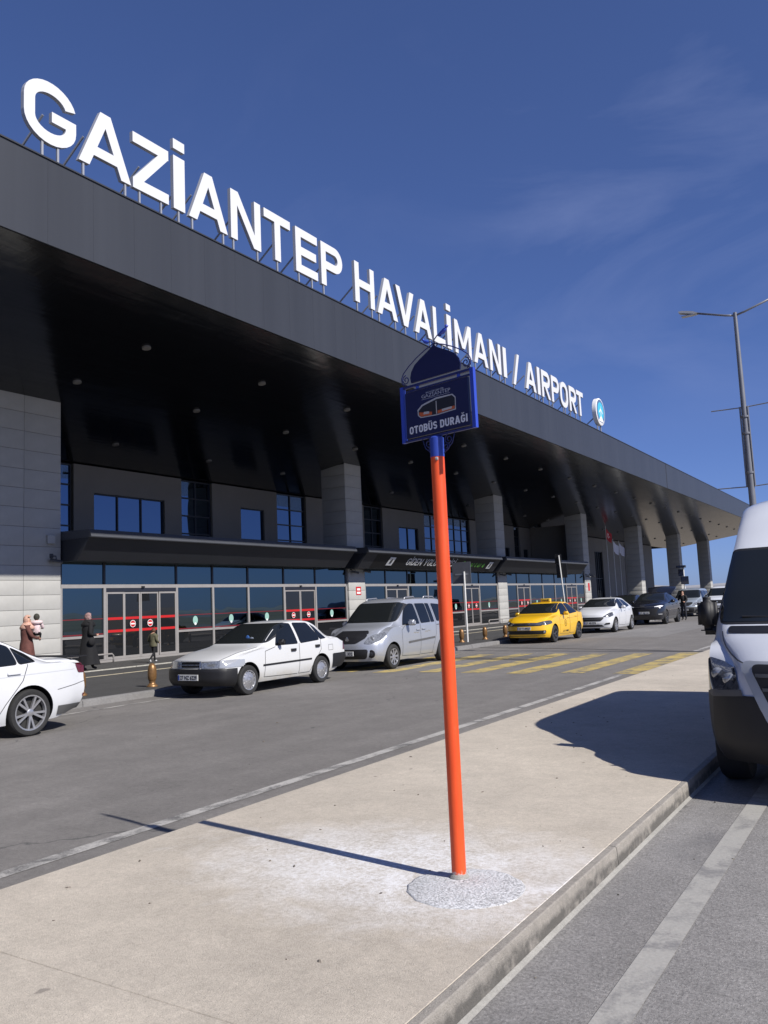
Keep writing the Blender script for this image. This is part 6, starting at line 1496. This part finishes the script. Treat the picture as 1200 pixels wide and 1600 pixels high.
    b = MB(); b.add([hd+fwd*rr*.9+Vector((0, 0, .012*H)), hd+fwd*rr*.9+lf*.010*H-Vector((0, 0, .010*H)), hd+fwd*rr*.9-lf*.010*H-Vector((0, 0, .010*H)), hd+fwd*(rr+.013*H)-Vector((0, 0, .008*H))], [(0, 1, 3), (0, 3, 2), (1, 2, 3), (0, 2, 1)]); b.build('nose', M_SKIN, root)
    for s in (-1, 1): sphere_mb(hd+fwd*rr*.93+lf*s*.017*H+Vector((0, 0, .012*H)), .0055*H, 8, 6).build('eye', M_HAIRD, root)
    sphere_mb(hd+fwd*rr*.95-Vector((0, 0, .022*H)), (.006*H, .012*H, .004*H), 8, 6).build('mouth', M_SCARF2, root)
    def cap(nm, m, sc, cut, dz=0.0):
        """shell over the head leaving the face open"""
        bm = bmesh.new(); bmesh.ops.create_uvsphere(bm, u_segments=20, v_segments=14, radius=1); kill = []
        for v in bm.verts:
            dv = v.co.x*fwd.x+v.co.y*fwd.y
            if dv > cut and abs(v.co.z+.1) < .72: kill.append(v)
        bmesh.ops.delete(bm, geom=kill, context='VERTS')
        for v in bm.verts: v.co = hd+Vector((v.co.x*sc[0]*H, v.co.y*sc[0]*H, v.co.z*sc[1]*H+dz*H))
        ext = bmesh.ops.solidify(bm, geom=bm.faces[:], thickness=.008*H)
        bm_obj(nm, bm, m, root, smooth=True, angle=60)
    if hair: cap('hair', hair, (.066, .076), .35, .022)
    if hood:
        cap('headscarf', hood, (.070, .088), .45, .010)
        b = MB(); prof = [(.060, .875), (.085, .845), (.115, .805), (.12, .77), (.10, .755)]
        b.lathe([(r_*H, z_*H) for r_, z_ in prof], 20, center=(J['chest'][0]*H, 0, 0)); b.v = [(p[0], p[1]*1.15, p[2]) for p in b.v]; b.build('scarf_drape', drape or hood, root, smooth=True)
    if long_coat:
        m, hem, flare, sway = long_coat; b = MB(); n = 28; rnd = random.Random(len(label)); ph = rnd.uniform(0, 6)
        prof = [(.80, .10, .075), (.76, .125, .095), (.68, .115, .095), (.60, .105, .088), (.52, .125, .105), (.40, .14, .115), (.25, .155, .125), (hem, .165+flare, .13+flare)]; prof = [q for q in prof[:-1] if q[0] > hem+.03]+[prof[-1]]
        for (zz, ry, rx) in prof:
            k = max(0, (.55-zz)/.5)
            for i in range(n):
                a = 2*math.pi*i/n; w = 1+.07*k*math.sin(5*a+ph)+.04*k*math.sin(9*a+2*ph)
                b.v.append(((rx*w*math.cos(a)+sway*k*math.cos(a)*.6+sway*k*.25)*H, ry*w*math.sin(a)*H, zz*H+.01*H*k*math.sin(3*a)))
        for j in range(len(prof)-1):
            for i in range(n): b.f.append((j*n+i, j*n+(i+1) % n, (j+1)*n+(i+1) % n, (j+1)*n+i))
        b.f.append(tuple((len(prof)-1)*n+i for i in range(n))); b.f.append(tuple(range(n-1, -1, -1))); b.build('coat', m, root, smooth=True, angle=60)
    return root
# woman in black walking past the doors (towards +Y, the right of the picture)
w1 = figure('person', 'woman in long black coat and patterned headscarf walking past the glass doors', (-20.1, 15.72, .12), R(80), 1.66,
            {'kneeL': (.07, .05, .28), 'ankleL': (.12, .05, .05), 'toeL': (.20, .055, .025), 'kneeR': (-.01, -.05, .28), 'ankleR': (-.12, -.05, .06), 'toeR': (-.05, -.05, .02), 'elL': (.0, .14, .63), 'wrL': (.10, .10, .60), 'palmL': (.135, .085, .60), 'elR': (-.03, -.14, .62), 'wrR': (.09, -.11, .60), 'palmR': (.125, -.09, .605), '_look': .1},
            {'top': M_BLK, 'legs': M_BLK, 'shoes': M_SHOEB, 'bulk': 1.15}, hood=M_SCARF, drape=M_BLK, long_coat=(M_BLK, .10, .01, .10))
sphere_mb((-.02, -.17*1.66, .50*1.66), (.11, .05, .12), 16, 10).build('handbag', M_BLK, w1, smooth=True)
# child in olive jacket
figure('person', 'small child in olive jacket, dark trousers and white shoes walking by the doors', (-20.6, 18.62, .12), R(88), 1.10,
       {'kneeL': (.07, .05, .27), 'ankleL': (.10, .05, .05), 'toeL': (.18, .055, .03), 'kneeR': (-.02, -.05, .27), 'ankleR': (-.17, -.05, .09), 'toeR': (-.13, -.05, .02), 'elL': (-.06, .15, .63), 'wrL': (.04, .14, .56), 'palmL': (.07, .13, .54), 'elR': (.01, -.15, .62), 'wrR': (.10, -.12, .56), 'palmR': (.135, -.11, .555), 'head': (.02, 0, .895), 'crown': (.015, 0, .965), '_look': .2},
       {'top': M_OLIVE, 'legs': M_BLK, 'shoes': M_SHOEW, 'bulk': 1.35}, hair=M_HAIRB, long_coat=(M_OLIVE, .46, -.035, .02))
# woman in brown carrying a toddler
figure('person', 'woman in brown coat and pink headscarf carrying a toddler against the stone wall', (-20.45, 14.0, .12), R(60), 1.66,
       {'elL': (.05, .15, .63), 'wrL': (.15, .06, .62), 'palmL': (.17, .01, .625), 'elR': (.07, -.14, .64), 'wrR': (.18, -.06, .60), 'palmR': (.19, -.01, .60), '_look': -.3},
       {'top': M_BROWN, 'legs': M_BROWN, 'shoes': M_SHOEB, 'bulk': 1.15}, hood=M_SCARF2, long_coat=(M_BROWN, .12, .0, .02))
def toddler():
    H = .95; c = Vector((-20.30, 14.20, .12+1.02))
    r = figure('person', 'toddler in pale fleece and dark cap held by the woman in brown', c, R(150), H,
           {'pelvis': (0, 0, .12), 'belly': (0, 0, .20), 'chest': (.01, 0, .32), 'base': (.01, 0, .42), 'neck': (.01, 0, .47), 'head': (.015, 0, .56), 'crown': (.01, 0, .66),
            'hipL': (.02, .07, .11), 'kneeL': (.17, .12, .12), 'ankleL': (.20, .11, -.05), 'toeL': (.27, .11, -.08), 'hipR': (.02, -.07, .11), 'kneeR': (.17, -.12, .12), 'ankleR': (.20, -.11, -.05), 'toeR': (.27, -.11, -.08),
            'shL': (0, .12, .40), 'elL': (.06, .18, .28), 'wrL': (.17, .16, .26), 'palmL': (.21, .15, .26), 'shR': (0, -.12, .40), 'elR': (.06, -.18, .28), 'wrR': (.17, -.16, .26), 'palmR': (.21, -.15, .26)},
           {'top': M_FLUFF, 'legs': M_BLK, 'shoes': mat('pink_shoe', (.55, .20, .24), .6), 'bulk': 1.5})
    sphere_mb((.012*H, 0, .60*H), (.085*H, .085*H, .10*H), 16, 10).build('cap', mat('dark_olive_cap', (.035, .035, .026), .85), r, smooth=True)
    MB().lathe([(.10*H, .38*H), (.17*H, .42*H), (.16*H, .48*H), (.10*H, .50*H)], 18).build('fleece_collar', M_FLUFF, r, smooth=True)
toddler()
# man behind the raised tailgate
figure('person', 'man in dark clothes standing behind the black car with the raised tailgate', (-11.15, 50.3, 0), R(-100), 1.75,
       {'elL': (.06, .15, .64), 'wrL': (.17, .11, .60), 'palmL': (.205, .10, .605), 'elR': (.05, -.15, .64), 'wrR': (.16, -.11, .60), 'palmR': (.195, -.10, .60), '_look': .2},
       {'top': M_BLK, 'legs': M_JEAN, 'shoes': M_SHOEB, 'bulk': 1.2}, hair=M_HAIRD)
